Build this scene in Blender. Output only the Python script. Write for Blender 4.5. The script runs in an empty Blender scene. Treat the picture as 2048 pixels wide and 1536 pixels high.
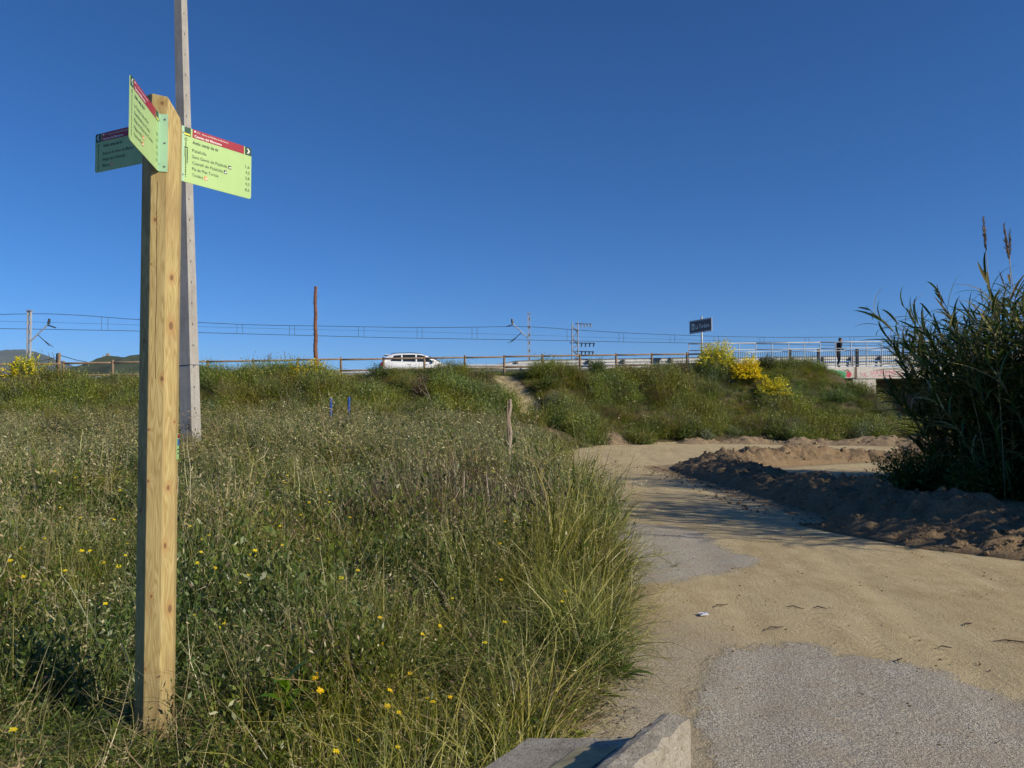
import bpy, bmesh, math, random
import numpy as np
from mathutils import Vector, Matrix

# ------------------------------------------------------------------ camera, sky, sun, exposure
SC = bpy.context.scene
COL = SC.collection
F = 1540.0            # focal length in photo pixels (2048 wide)
PITCH = math.radians(1.7)
EYE = 1.6
cam_d = bpy.data.cameras.new("camera")
cam_d.sensor_width = 36.0
cam_d.lens = F / 2048 * 36.0
cam_d.clip_start = 0.05
cam_d.clip_end = 60000
cam = bpy.data.objects.new("camera", cam_d)
COL.objects.link(cam)
cam.location = (0, 0, EYE)
cam.rotation_euler = (math.pi / 2 + PITCH, 0, 0)
SC.camera = cam

SUN_AZ, SUN_EL = math.radians(117), math.radians(30)
SUNV = Vector((math.sin(SUN_AZ) * math.cos(SUN_EL), math.cos(SUN_AZ) * math.cos(SUN_EL), math.sin(SUN_EL)))
W = bpy.data.worlds.new("World")
SC.world = W
W.use_nodes = True
wn = W.node_tree
sky = wn.nodes.new("ShaderNodeTexSky")
sky.sky_type = 'NISHITA'
sky.sun_disc = False
sky.sun_elevation = SUN_EL
sky.sun_rotation = SUN_AZ
sky.altitude = 3000
sky.air_density = 1.0
sky.dust_density = 0.0
sky.ozone_density = 10.0
bg = wn.nodes["Background"]
bg.inputs[1].default_value = 0.114
sat = wn.nodes.new("ShaderNodeHueSaturation")
sat.inputs["Saturation"].default_value = 1.09
wn.links.new(sky.outputs[0], sat.inputs["Color"])
wn.links.new(sat.outputs[0], bg.inputs[0])
sun_d = bpy.data.lights.new("sun", 'SUN')
sun_d.energy = 5.0
sun_d.angle = math.radians(0.53)
sun_d.color = (1.0, 0.88, 0.70)
sun = bpy.data.objects.new("sun", sun_d)
COL.objects.link(sun)
sun.rotation_euler = (-SUNV).to_track_quat('-Z', 'Y').to_euler()
SC.view_settings.view_transform = 'Standard'
SC.view_settings.look = 'None'
SC.view_settings.exposure = 0.0
SC.view_settings.gamma = 1.0
SC.view_settings.use_curve_mapping = False
SC.render.engine = 'CYCLES'
SC.cycles.use_adaptive_sampling = True
SC.cycles.adaptive_threshold = 0.02
SC.cycles.max_bounces = 5
SC.cycles.diffuse_bounces = 2
SC.cycles.glossy_bounces = 2
SC.cycles.transmission_bounces = 4
SC.cycles.transparent_max_bounces = 8
SC.cycles.caustics_reflective = False
SC.cycles.caustics_refractive = False

RNG = np.random.default_rng(7)
random.seed(7)

# ------------------------------------------------------------------ helpers
def at(px, py, depth):
    """world point seen at photo pixel (px, py) at forward distance depth"""
    u = (px - 1024) / F
    v = (768 - py) / F
    c, s = math.cos(PITCH), math.sin(PITCH)
    y = c - v * s
    z = v * c + s
    k = depth / y
    return Vector((u * k, depth, EYE + z * k))

def azv(deg):
    a = math.radians(deg)
    return Vector((math.sin(a), math.cos(a), 0))

def hash2(ix, iy, seed):
    n = (ix.astype(np.int64) * 374761393 + iy.astype(np.int64) * 668265263 + seed * 1442695041) & 0x7fffffff
    n = ((n ^ (n >> 13)) * 1274126177) & 0x7fffffff
    return ((n ^ (n >> 16)) & 0xffff) / 65535.0

def vnoise(x, y, seed=0):
    ix, iy = np.floor(x), np.floor(y)
    fx, fy = x - ix, y - iy
    fx = fx * fx * (3 - 2 * fx); fy = fy * fy * (3 - 2 * fy)
    a = hash2(ix, iy, seed); b = hash2(ix + 1, iy, seed)
    c = hash2(ix, iy + 1, seed); d = hash2(ix + 1, iy + 1, seed)
    return (a + (b - a) * fx) * (1 - fy) + (c + (d - c) * fx) * fy

def fbm(x, y, seed=0, oct=4):
    x = np.asarray(x, float); y = np.asarray(y, float)
    t = np.zeros(np.broadcast(x, y).shape); a = 0.5
    for i in range(oct):
        t = t + a * vnoise(x * 2 ** i + 13.7 * i, y * 2 ** i - 7.1 * i, seed + i)
        a *= 0.5
    return t / (1 - 0.5 ** oct)

def sst(a, b, x):
    t = np.clip((np.asarray(x, float) - a) / (b - a), 0, 1)
    return t * t * (3 - 2 * t)

def make_mesh(name, verts, faces, mats=(), fmat=None, attrs=None, smooth=False, fattr=None):
    me = bpy.data.meshes.new(name)
    verts = np.asarray(verts, dtype=np.float32).reshape(-1, 3)
    me.vertices.add(len(verts))
    me.vertices.foreach_set("co", verts.ravel())
    if isinstance(faces, np.ndarray):
        n, k = faces.shape
        loops = faces.ravel().astype(np.int32)
        starts = (np.arange(n) * k).astype(np.int32)
        tot = np.full(n, k, np.int32)
    else:
        n = len(faces)
        tot = np.array([len(f) for f in faces], np.int32)
        loops = np.array([i for f in faces for i in f], np.int32)
        starts = np.concatenate([[0], np.cumsum(tot)[:-1]]).astype(np.int32) if n else np.zeros(0, np.int32)
    me.loops.add(len(loops))
    me.loops.foreach_set("vertex_index", loops)
    me.polygons.add(n)
    me.polygons.foreach_set("loop_start", starts)
    me.polygons.foreach_set("use_smooth", np.full(n, bool(smooth)))
    for m in mats:
        me.materials.append(m)
    if fmat is not None:
        me.polygons.foreach_set("material_index", np.asarray(fmat, np.int32))
    me.update(calc_edges=True)
    for k_, v_ in (attrs or {}).items():
        a = me.attributes.new(k_, 'FLOAT', 'POINT')
        a.data.foreach_set("value", np.asarray(v_, np.float32))
    return me

def link(name, me, parent=None, loc=None):
    o = bpy.data.objects.new(name, me)
    COL.objects.link(o)
    if parent is not None:
        o.parent = parent
    if loc is not None:
        o.location = loc
    return o

def tag(o, label, cat, group=None, kind=None):
    o["label"] = label
    o["category"] = cat
    if group: o["group"] = group
    if kind: o["kind"] = kind
    return o

def thing(name, label, cat, loc=(0, 0, 0), group=None, rotz=0.0):
    o = bpy.data.objects.new(name, None)
    COL.objects.link(o)
    o.location = loc
    o.rotation_euler = (0, 0, rotz)
    o.empty_display_size = 0.2
    return tag(o, label, cat, group)

def struct(o, label=None):
    o["kind"] = "structure"
    if label: o["label"] = label
    return o

class MB:
    """collects shapes for ONE mesh"""
    def __init__(self):
        self.v = []; self.f = []; self.m = []; self.t = []
    def add(self, verts, faces, mi=0, tint=0.5):
        b = len(self.v)
        self.v += [tuple(p) for p in verts]
        self.t += [tint] * len(verts)
        for f in faces:
            self.f.append([b + i for i in f]); self.m.append(mi)
        return self
    def box(self, lo, hi, mi=0, M=None, tint=0.5):
        x0, y0, z0 = lo; x1, y1, z1 = hi
        p = [Vector(q) for q in ((x0, y0, z0), (x1, y0, z0), (x1, y1, z0), (x0, y1, z0), (x0, y0, z1), (x1, y0, z1), (x1, y1, z1), (x0, y1, z1))]
        if M is not None: p = [M @ q for q in p]
        return self.add(p, [(0, 3, 2, 1), (4, 5, 6, 7), (0, 1, 5, 4), (1, 2, 6, 5), (2, 3, 7, 6), (3, 0, 4, 7)], mi, tint)
    def tube(self, pts, r, n=8, mi=0, cap=True, tint=0.5):
        pts = [Vector(p) for p in pts]
        if not hasattr(r, "__len__"): r = [r] * len(pts)
        rings = []
        ref = Vector((0.13, 0.27, 1)).normalized()
        d0 = (pts[-1] - pts[0]).normalized()
        if abs(d0.dot(ref)) > 0.93: ref = Vector((1, 0.2, 0)).normalized()
        for i, p in enumerate(pts):
            d = (pts[min(i + 1, len(pts) - 1)] - pts[max(i - 1, 0)]).normalized()
            a = d.cross(ref).normalized(); b = d.cross(a)
            rings.append([p + (a * math.cos(2 * math.pi * k / n) + b * math.sin(2 * math.pi * k / n)) * r[i] for k in range(n)])
        v = [q for ring in rings for q in ring]; f = []
        for i in range(len(pts) - 1):
            for k in range(n):
                f.append((i * n + k, i * n + (k + 1) % n, (i + 1) * n + (k + 1) % n, (i + 1) * n + k))
        if cap:
            f.append(tuple(range(n - 1, -1, -1))); f.append(tuple((len(pts) - 1) * n + k for k in range(n)))
        return self.add(v, f, mi, tint)
    def prism(self, poly, depth_vec, mi=0, side_mi=None, tint=0.5):
        """poly: list of 3-D points of one flat outline, pushed along depth_vec"""
        d = Vector(depth_vec); n = len(poly)
        a = [Vector(p) for p in poly]; b = [p + d for p in a]
        self.add(a + b, [tuple(range(n)), tuple(range(2 * n - 1, n - 1, -1))], mi, tint)
        self.add(a + b, [((i + 1) % n, i, n + i, n + (i + 1) % n) for i in range(n)], mi if side_mi is None else side_mi, tint)
        return self
    def quad(self, a, b, c, d, mi=0, tint=0.5):
        return self.add([a, b, c, d], [(0, 1, 2, 3)], mi, tint)
    def sphere(self, c, r, nu=10, nv=7, mi=0, M=None, tint=0.5):
        c = Vector(c); r = Vector(r) if hasattr(r, "__len__") else Vector((r, r, r))
        v = []; f = []
        for j in range(nv + 1):
            th = math.pi * j / nv
            for i in range(nu):
                ph = 2 * math.pi * i / nu
                q = Vector((r.x * math.sin(th) * math.cos(ph), r.y * math.sin(th) * math.sin(ph), r.z * math.cos(th)))
                if M is not None: q = M @ q
                v.append(c + q)
        for j in range(nv):
            for i in range(nu):
                f.append((j * nu + i, (j + 1) * nu + i, (j + 1) * nu + (i + 1) % nu, j * nu + (i + 1) % nu))
        return self.add(v, f, mi, tint)
    def mesh(self, name, mats, smooth=False, tint=False):
        me = make_mesh(name, self.v, self.f, mats if isinstance(mats, (list, tuple)) else [mats], self.m, {"tint": self.t} if tint else None, smooth)
        return me
    def build(self, name, mats, parent=None, loc=None, smooth=False, bevel=0, tint=False):
        o = link(name, self.mesh(name, mats, smooth, tint), parent, loc)
        if bevel:
            bm = bmesh.new(); bm.from_mesh(o.data)
            bmesh.ops.remove_doubles(bm, verts=bm.verts, dist=1e-5)
            es = [e for e in bm.edges if len(e.link_faces) == 2 and e.calc_face_angle(0) > 0.4]
            bmesh.ops.bevel(bm, geom=es, offset=bevel, segments=2, affect='EDGES', profile=0.5)
            bm.to_mesh(o.data); bm.free()
        return o

# ------------------------------------------------------------------ materials
def nmat(name):
    m = bpy.data.materials.new(name); m.use_nodes = True
    nt = m.node_tree
    return m, nt, nt.nodes["Principled BSDF"], nt.nodes["Material Output"]

def N(nt, t, **kw):
    n = nt.nodes.new(t)
    for k, v in kw.items():
        if k.startswith("i_"):
            n.inputs[int(k[2:])].default_value = v
        else:
            setattr(n, k, v)
    return n

def L(nt, a, b):
    nt.links.new(a, b)

def mixc(nt, fac, a, b, mode='MIX'):
    n = nt.nodes.new("ShaderNodeMix"); n.data_type = 'RGBA'; n.blend_type = mode
    for sock, val in ((n.inputs[0], fac), (n.inputs[6], a), (n.inputs[7], b)):
        if isinstance(val, bpy.types.NodeSocket): nt.links.new(val, sock)
        else: sock.default_value = val if not isinstance(val, tuple) else (*val[:3], 1)
    return n.outputs[2]

def mth(nt, op, a, b=None, c=None, clamp=False):
    n = nt.nodes.new("ShaderNodeMath"); n.operation = op; n.use_clamp = clamp
    for s, v in zip(n.inputs, (a, b, c)):
        if v is None: continue
        if isinstance(v, bpy.types.NodeSocket): nt.links.new(v, s)
        else: s.default_value = v
    return n.outputs[0]

def ramp(nt, fac, stops, interp='LINEAR'):
    n = nt.nodes.new("ShaderNodeValToRGB"); n.color_ramp.interpolation = interp
    e = n.color_ramp.elements
    while len(e) < len(stops): e.new(0.5)
    for el, (p, c) in zip(e, stops):
        el.position = p; el.color = (*c[:3], 1) if hasattr(c, "__len__") else (c, c, c, 1)
    nt.links.new(fac, n.inputs[0])
    return n.outputs[0]

def noise_n(nt, vec, scale, detail=4, rough=0.55, dist=0.0):
    n = nt.nodes.new("ShaderNodeTexNoise")
    n.inputs["Scale"].default_value = scale; n.inputs["Detail"].default_value = detail
    n.inputs["Roughness"].default_value = rough; n.inputs["Distortion"].default_value = dist
    if vec is not None: nt.links.new(vec, n.inputs["Vector"])
    return n.outputs["Fac"]

def mapping(nt, vec, scale=(1, 1, 1), loc=(0, 0, 0)):
    n = nt.nodes.new("ShaderNodeMapping"); n.inputs["Scale"].default_value = scale; n.inputs["Location"].default_value = loc
    nt.links.new(vec, n.inputs["Vector"])
    return n.outputs[0]

def bump(nt, height, strength, dist, bsdf, chain=None):
    n = nt.nodes.new("ShaderNodeBump"); n.inputs["Strength"].default_value = strength; n.inputs["Distance"].default_value = dist
    nt.links.new(height, n.inputs["Height"])
    if chain is not None: nt.links.new(chain, n.inputs["Normal"])
    if bsdf is not None: nt.links.new(n.outputs[0], bsdf.inputs["Normal"])
    return n.outputs[0]

def objco(nt):
    return nt.nodes.new("ShaderNodeTexCoord").outputs["Object"]

def worldpos(nt):
    return nt.nodes.new("ShaderNodeNewGeometry").outputs["Position"]

def simple(name, col, rough=0.6, var=0.15, scale=8, metal=0.0, bmp=0.0, spec=0.5, emit=None):
    m, nt, b, o = nmat(name)
    vec = objco(nt)
    n = noise_n(nt, vec, scale, 5)
    lo = tuple(c * (1 - var) for c in col); hi = tuple(min(1, c * (1 + var)) for c in col)
    L(nt, ramp(nt, n, [(0.3, lo), (0.7, hi)]), b.inputs["Base Color"])
    b.inputs["Roughness"].default_value = rough
    b.inputs["Metallic"].default_value = metal
    b.inputs["Specular IOR Level"].default_value = spec
    if bmp:
        bump(nt, noise_n(nt, vec, scale * 4, 6), 0.6, bmp, b)
    return m

def foliage(name, c0, c1, c2=None, trans=0.3, rough=0.42, inst=0.3, patch=None):
    """leaf/blade material; attribute tint (0..1) picks c0..c1(..c2); per-plant random brightness"""
    m, nt, b, o = nmat(name)
    a = N(nt, "ShaderNodeAttribute", attribute_name="tint")
    stops = [(0.0, c0), (1.0, c1)] if c2 is None else [(0.0, c0), (0.6, c1), (1.0, c2)]
    col = ramp(nt, a.outputs["Fac"], stops)
    oi = N(nt, "ShaderNodeObjectInfo")
    hs = N(nt, "ShaderNodeHueSaturation")
    L(nt, col, hs.inputs["Color"])
    pv = N(nt, "ShaderNodeAttribute", attribute_name="pv")          # per-plant value in merged meadows
    rnd = mth(nt, 'FRACT', mth(nt, 'ADD', oi.outputs["Random"], pv.outputs["Fac"]))
    L(nt, mth(nt, 'MULTIPLY_ADD', rnd, 2 * inst, 1 - inst), hs.inputs["Value"])
    wn_ = noise_n(nt, worldpos(nt), 0.6, 3)
    L(nt, mth(nt, 'MULTIPLY_ADD', wn_, 0.15, 0.425), hs.inputs["Hue"])
    L(nt, mth(nt, 'MULTIPLY_ADD', wn_, -0.7, 1.42), hs.inputs["Saturation"])
    col = hs.outputs[0]
    L(nt, col, b.inputs["Base Color"])
    b.inputs["Roughness"].default_value = rough
    b.inputs["Specular IOR Level"].default_value = 0.5
    tr = N(nt, "ShaderNodeBsdfTranslucent"); L(nt, col, tr.inputs[0])
    mx = N(nt, "ShaderNodeMixShader"); mx.inputs[0].default_value = trans
    L(nt, b.outputs[0], mx.inputs[1]); L(nt, tr.outputs[0], mx.inputs[2]); L(nt, mx.outputs[0], o.inputs[0])
    return m

M = {}
M['grass'] = foliage("grass_blade", (0.036, 0.060, 0.008), (0.175, 0.21, 0.034), (0.56, 0.51, 0.17))
M['grass_grey'] = foliage("grass_grey_green", (0.065, 0.09, 0.028), (0.22, 0.248, 0.09), (0.54, 0.50, 0.26))
M['straw'] = foliage("dry_straw", (0.20, 0.15, 0.07), (0.34, 0.275, 0.145), (0.47, 0.40, 0.24), trans=0.2)
M['dead'] = foliage("dead_weed", (0.06, 0.036, 0.028), (0.14, 0.088, 0.066), (0.26, 0.185, 0.13), trans=0.1)
M['forb'] = foliage("forb_leaf", (0.035, 0.065, 0.011), (0.095, 0.14, 0.028), (0.20, 0.23, 0.055))
M['scrub'] = foliage("scrub_leaf", (0.07, 0.118, 0.02), (0.20, 0.262, 0.05), (0.42, 0.42, 0.12))
M['scrub_olive'] = foliage("scrub_olive", (0.135, 0.148, 0.032), (0.29, 0.30, 0.07), (0.50, 0.45, 0.15))
M['scrub_grey'] = foliage("scrub_grey", (0.12, 0.155, 0.08), (0.23, 0.27, 0.15), (0.36, 0.385, 0.24))
M['reed'] = foliage("reed_leaf", (0.045, 0.085, 0.018), (0.11, 0.165, 0.036), (0.42, 0.35, 0.15), trans=0.4, rough=0.4)
M['cane'] = foliage("reed_cane", (0.10, 0.12, 0.04), (0.20, 0.18, 0.08), (0.34, 0.27, 0.14), trans=0.0)
M['plume'] = foliage("reed_plume", (0.16, 0.10, 0.06), (0.30, 0.20, 0.12), (0.45, 0.33, 0.20), trans=0.2)
M['yellow'] = foliage("yellow_petal", (0.76, 0.58, 0.01), (0.88, 0.73, 0.02), (0.92, 0.80, 0.10), trans=0.25, inst=0.1)
M['yellow_c'] = simple("flower_centre", (0.74, 0.46, 0.02), 0.8)
M['white_petal'] = foliage("white_petal", (0.6, 0.55, 0.5), (0.75, 0.7, 0.65), trans=0.2, inst=0.1)
M['bright_leaf'] = foliage("bright_leaf", (0.06, 0.16, 0.02), (0.12, 0.27, 0.03), trans=0.4)
# ------------------------------------------------------------------ terrain
LX, LY, LC, LK = -12.25, 36.0, 0.9726, 0.2325      # fence line: origin and direction
def sd(x, y):
    return (x - LX) * LC + (y - LY) * LK, (x - LX) * LK - (y - LY) * LC
def fl(s, d, z=0.0):
    """point s metres along the road line, d metres towards the camera"""
    return Vector((LX + s * LC + d * LK, LY + s * LK - d * LC, z))
def ztop(s):
    return 2.85 + 0.030 * np.asarray(s, float)
def bound_x(y):
    return np.interp(y, [-40, 0, 2.5, 3.9, 5, 6, 8, 10, 14, 18, 23, 26, 29, 31, 33, 34.5, 60],
                     [-6, -0.65, -0.10, 0.26, 0.70, 0.91, 1.17, 1.36, 1.40, 1.35, 1.45, 1.75, 2.3, 3.2, 4.2, 5.0, 9])
PATH_S = lambda d: 11.75 + 0.16 * d
def terrain(x, y, fine=True):
    x = np.asarray(x, float); y = np.asarray(y, float)
    s, d = sd(x, y)
    zb = 0.95 * sst(5, 29, y) * sst(0.0, 3.2, bound_x(y) - x)
    zb = zb * (1 - sst(8, 30, y - 60)) 
    A = np.maximum(0, d - 0.8)
    B = np.maximum(0, s - 30.0) * 1.45
    t = np.clip(np.hypot(A, B) / (5.3 + 0.8 * (fbm(s * .25, d * .1, 5, 2) - .5)), 0, 1)
    p = 1 - (0.55 * t + 0.45 * t * t * (3 - 2 * t))
    under = (d < 0.3) & (s > 33.7)
    p = np.where(under, 0.0, p)
    t2 = np.clip(np.hypot(A, np.maximum(0, 43 - s)) / 5.3, 0, 1)
    p2 = 1 - (0.55 * t2 + 0.45 * t2 * t2 * (3 - 2 * t2))
    p2 = np.where(d < 0.3, (s > 40.4) * 1.0, p2)
    p = np.maximum(p, p2)
    zt = np.clip(ztop(s), 1.6, 4.6)
    back = sst(-11.5, -18, d)
    zt = zt * (1 - back) + 1.9 * back
    zt = zt * (1 - sst(-60, -160, d))
    z = zb * (1 - p) + zt * p
    # trodden gully running down the bank
    ps = PATH_S(d)
    gully = np.exp(-((s - ps) / 0.75) ** 2) * sst(0.2, 1.2, d) * (1 - sst(5.4, 7.0, d))
    z = z - 0.28 * gully
    if fine:
        near = 1 - sst(60, 120, np.hypot(x, y))
        z = z + near * (0.05 * (fbm(x * .35, y * .35, 1, 3) - .5) + 0.022 * (fbm(x * 2.1, y * 2.1, 2, 3) - .5))
    return z

ASPH_A = [(0.95, -3), (0.75, 2.0), (0.92, 4.0), (1.15, 4.7), (1.4, 5.18), (1.7, 5.30), (2.0, 5.31), (2.16, 5.07), (2.4, 4.95), (2.6, 4.82), (2.75, 4.45), (2.85, 4.0), (3.0, 3.2), (3.5, 1.5), (3.8, -3)]
ASPH_B = [(1.0, 6.95), (1.17, 7.02), (1.5, 7.15), (1.8, 7.38), (2.3, 7.75), (2.66, 8.1), (2.52, 8.45), (2.41, 8.93), (2.46, 9.5), (2.44, 10.0), (2.2, 10.4), (1.7, 10.7), (1.2, 10.6)]
def sdf_poly(x, y, poly):
    P = np.array(poly); dmin = np.full(x.shape, 1e9); ins = np.zeros(x.shape, bool)
    for i in range(len(P)):
        a, b = P[i], P[(i + 1) % len(P)]
        e = b - a
        t = np.clip(((x - a[0]) * e[0] + (y - a[1]) * e[1]) / (e @ e), 0, 1)
        dmin = np.minimum(dmin, np.hypot(x - a[0] - t * e[0], y - a[1] - t * e[1]))
        c = ((a[1] > y) != (b[1] > y)) & (x < (b[0] - a[0]) * (y - a[1]) / (b[1] - a[1] + 1e-12) + a[0])
        ins ^= c
    return np.where(ins, dmin, -dmin)

def grow(a, b, step, k):
    out = [a]
    while out[-1] < b:
        out.append(out[-1] + step); step *= k
    return out
gx = np.array([-v for v in grow(1.2, 9000, 0.09, 1.045)][::-1] + list(np.arange(-1.14, 7.0, 0.06)) + grow(7.0, 9000, 0.09, 1.045))
gy = np.array([-400, -120, -40, -15, -6, -3, -1.5, 0, 0.8] + list(np.arange(1.4, 8, 0.045)) + list(np.arange(8, 14, 0.08)) + list(np.arange(14, 24, 0.15)) + list(np.arange(24, 52, 0.33)) + grow(52, 16000, 0.5, 1.09))
GX, GY = np.meshgrid(gx, gy)
GZ = terrain(GX, GY)
bx = bound_x(GY)
S_, D_ = sd(GX, GY)
on_track = sst(-0.35, 0.25, GX - bx) * (1 - sst(40, 60, GY)) * (1 - sst(30, 60, GX))
foot = sst(6.6, 5.6, D_) * (GX > bx - 0.5)
on_track = on_track * (1 - foot)
gul = np.exp(-((S_ - PATH_S(D_)) / 0.8) ** 2) * sst(0.0, 0.8, D_) * (1 - sst(5.6, 7.2, D_))
on_track = np.maximum(on_track, 0.53 * sst(0.25, 0.7, gul))
road = (D_ < -1.9) & (D_ > -10.8) & ((S_ < 33.5) | (S_ > 40.5))
# wheel ruts along the track
rut = 0
for off in (1.15, 2.45, 3.6):
    rut = rut + np.exp(-((GX - bx - off + 0.25 * np.sin(GY * .22)) / 0.16) ** 2)
near = (GY > 1) & (GY < 34)
GZ = GZ - 0.012 * rut * on_track * near
asph = np.maximum(sdf_poly(GX, GY, ASPH_A), sdf_poly(GX, GY, ASPH_B))
asph = np.clip(asph / 0.5 + 0.5, 0, 1)
asph = np.maximum(asph, road * 1.0)
dusty = sst(1.2, 0.3, GX - bx) * sst(6.3, 5.2, GY)      # loose grit over old asphalt by the grass
BERM_LINE = [(9, 8.3), (7.2, 8.7), (6.1, 9.2), (5.75, 10.1), (5.5, 11.2), (5.35, 12.6), (5.15, 14.2), (5.05, 16.5), (4.85, 18.6), (4.7, 20.2), (5.8, 20.9), (8.4, 22.6), (10.6, 23.5), (13.6, 22.2)]
dmn = np.full(GX.shape, 1e9)
for a_, b_ in zip(BERM_LINE[:-1], BERM_LINE[1:]):
    a_, b_ = np.array(a_), np.array(b_); e_ = b_ - a_
    t_ = np.clip(((GX - a_[0]) * e_[0] + (GY - a_[1]) * e_[1]) / (e_ @ e_), 0, 1)
    dmn = np.minimum(dmn, np.hypot(GX - a_[0] - t_ * e_[0], GY - a_[1] - t_ * e_[1]))
spoil = np.clip(1.15 - (dmn - .85) / .75, 0, 1)
ny, nx = GX.shape
idx = np.arange(ny * nx).reshape(ny, nx)
quads = np.stack([idx[:-1, :-1].ravel(), idx[:-1, 1:].ravel(), idx[1:, 1:].ravel(), idx[1:, :-1].ravel()], 1)

def ground_material():
    m, nt, b, o = nmat("ground_earth")
    pos = worldpos(nt)
    at_t = N(nt, "ShaderNodeAttribute", attribute_name="track").outputs["Fac"]
    at_a = N(nt, "ShaderNodeAttribute", attribute_name="asphalt").outputs["Fac"]
    at_d = N(nt, "ShaderNodeAttribute", attribute_name="dusty").outputs["Fac"]
    n_big = noise_n(nt, pos, 0.55, 5, 0.6)
    n_mid = noise_n(nt, pos, 3.5, 6, 0.62)
    n_fine = noise_n(nt, pos, 38, 5, 0.7)
    n_grit = noise_n(nt, pos, 150, 3, 0.7)
    # dirt
    dirt = ramp(nt, n_mid, [(0.25, (0.43, 0.34, 0.185)), (0.5, (0.53, 0.44, 0.255)), (0.78, (0.61, 0.52, 0.325))])
    dirt = mixc(nt, ramp(nt, n_big, [(0.42, 0.0), (0.68, 0.75)]), dirt, (0.58, 0.49, 0.30))
    # wheel-swept streaks along the track
    st = noise_n(nt, mapping(nt, pos, (5.0, 0.9, 1)), 1.0, 5, 0.6, 1.2)
    dirt = mixc(nt, ramp(nt, st, [(0.45, 0.0), (0.68, 0.4)]), dirt, (0.40, 0.305, 0.17))
    dirt = mixc(nt, ramp(nt, n_grit, [(0.34, 0.75), (0.47, 0.0)]), dirt, (0.22, 0.155, 0.085))
    vg = N(nt, "ShaderNodeTexVoronoi"); vg.inputs["Scale"].default_value = 42; L(nt, pos, vg.inputs["Vector"])
    peb = ramp(nt, vg.outputs["Distance"], [(0.10, 1.0), (0.20, 0.0)])
    pebm = mth(nt, 'MULTIPLY', peb, ramp(nt, noise_n(nt, pos, 11, 3), [(0.56, 0.0), (0.66, 0.7)]))
    dirt = mixc(nt, pebm, dirt, (0.50, 0.43, 0.33))
    # darker damp scuffs and tyre tread marks
    sc2 = noise_n(nt, mapping(nt, pos, (1.0, 0.45, 1)), 1.3, 6, 0.7, 0.8)
    dirt = mixc(nt, ramp(nt, sc2, [(0.50, 0.0), (0.62, 0.5)]), dirt, (0.37, 0.28, 0.145))
    lat = N(nt, "ShaderNodeAttribute", attribute_name="lat").outputs["Fac"]
    sxyz = N(nt, "ShaderNodeSeparateXYZ"); L(nt, pos, sxyz.inputs[0]); PXs, PYs = sxyz.outputs[0], sxyz.outputs[1]
    tread = None
    for (src, slope, off, wd_, fr_) in ((lat, 0.02, 1.35, .085, 52), (lat, 0.02, 2.75, .085, 52), (lat, -0.10, 2.6, .07, 64), (lat, -0.10, 4.0, .07, 64), (lat, 0.16, 0.9, .05, 80)):
        dl = mth(nt, 'SUBTRACT', mth(nt, 'SUBTRACT', src, mth(nt, 'MULTIPLY', PYs, slope)), off)
        dl = mth(nt, 'DIVIDE', mth(nt, 'ABSOLUTE', dl), wd_)
        g_ = mth(nt, 'POWER', 2.718, mth(nt, 'MULTIPLY', mth(nt, 'POWER', dl, 4.0), -1.0))
        pat = mth(nt, 'MULTIPLY_ADD', mth(nt, 'SINE', mth(nt, 'ADD', mth(nt, 'MULTIPLY', PYs, float(fr_)), mth(nt, 'MULTIPLY', dl, 2.6))), 0.5, 0.5)
        tq = mth(nt, 'MULTIPLY', g_, pat)
        tread = tq if tread is None else mth(nt, 'MAXIMUM', tread, tq)
    tread = mth(nt, 'MULTIPLY', tread, ramp(nt, noise_n(nt, pos, 0.9, 3), [(0.45, 0.0), (0.6, 1.0)]))
    dirt = mixc(nt, mth(nt, 'MULTIPLY', tread, 0.22), dirt, (0.30, 0.22, 0.12))
    at_s = N(nt, "ShaderNodeAttribute", attribute_name="spoil").outputs["Fac"]
    sp_f = ramp(nt, mth(nt, 'ADD', at_s, mth(nt, 'MULTIPLY', mth(nt, 'SUBTRACT', noise_n(nt, pos, 4, 5, 0.75), 0.5), 1.3)), [(0.45, 0.0), (0.85, 0.85)])
    dirt = mixc(nt, sp_f, dirt, (0.30, 0.215, 0.125))
    # asphalt: exposed chippings in a grey-brown binder
    va = N(nt, "ShaderNodeTexVoronoi"); va.inputs["Scale"].default_value = 120; L(nt, pos, va.inputs["Vector"])
    chip = ramp(nt, va.outputs["Color"], [(0.0, (0.46, 0.43, 0.345)), (0.5, (0.65, 0.615, 0.51)), (1.0, (0.86, 0.83, 0.72))])
    gap = ramp(nt, va.outputs["Distance"], [(0.30, 0.0), (0.62, 0.75)])
    asp = mixc(nt, gap, chip, (0.17, 0.15, 0.115))
    asp = mixc(nt, ramp(nt, n_mid, [(0.40, 0.0), (0.70, 0.75)]), asp, (0.42, 0.345, 0.25))
    pit = noise_n(nt, pos, 85, 4, 0.75)
    asp = mixc(nt, ramp(nt, pit, [(0.34, 0.85), (0.45, 0.0)]), asp, (0.09, 0.08, 0.062))
    asp = mixc(nt, ramp(nt, pit, [(0.60, 0.0), (0.70, 0.6)]), asp, (0.72, 0.68, 0.58))
    edge = mth(nt, 'ADD', at_a, mth(nt, 'MULTIPLY', mth(nt, 'SUBTRACT', noise_n(nt, pos, 6, 6, 0.78), 0.5), 1.1))
    fac_a = ramp(nt, edge, [(0.41, 0.0), (0.61, 1.0)])
    fac_d = mth(nt, 'MULTIPLY', at_d, ramp(nt, n_mid, [(0.3, 0.2), (0.65, 0.85)]))
    trk = mixc(nt, mth(nt, 'MAXIMUM', fac_a, fac_d), dirt, asp)
    # soil and thatch under the plants
    soil = ramp(nt, n_fine, [(0.3, (0.055, 0.042, 0.025)), (0.6, (0.13, 0.10, 0.058)), (0.8, (0.24, 0.19, 0.11))])
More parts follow.
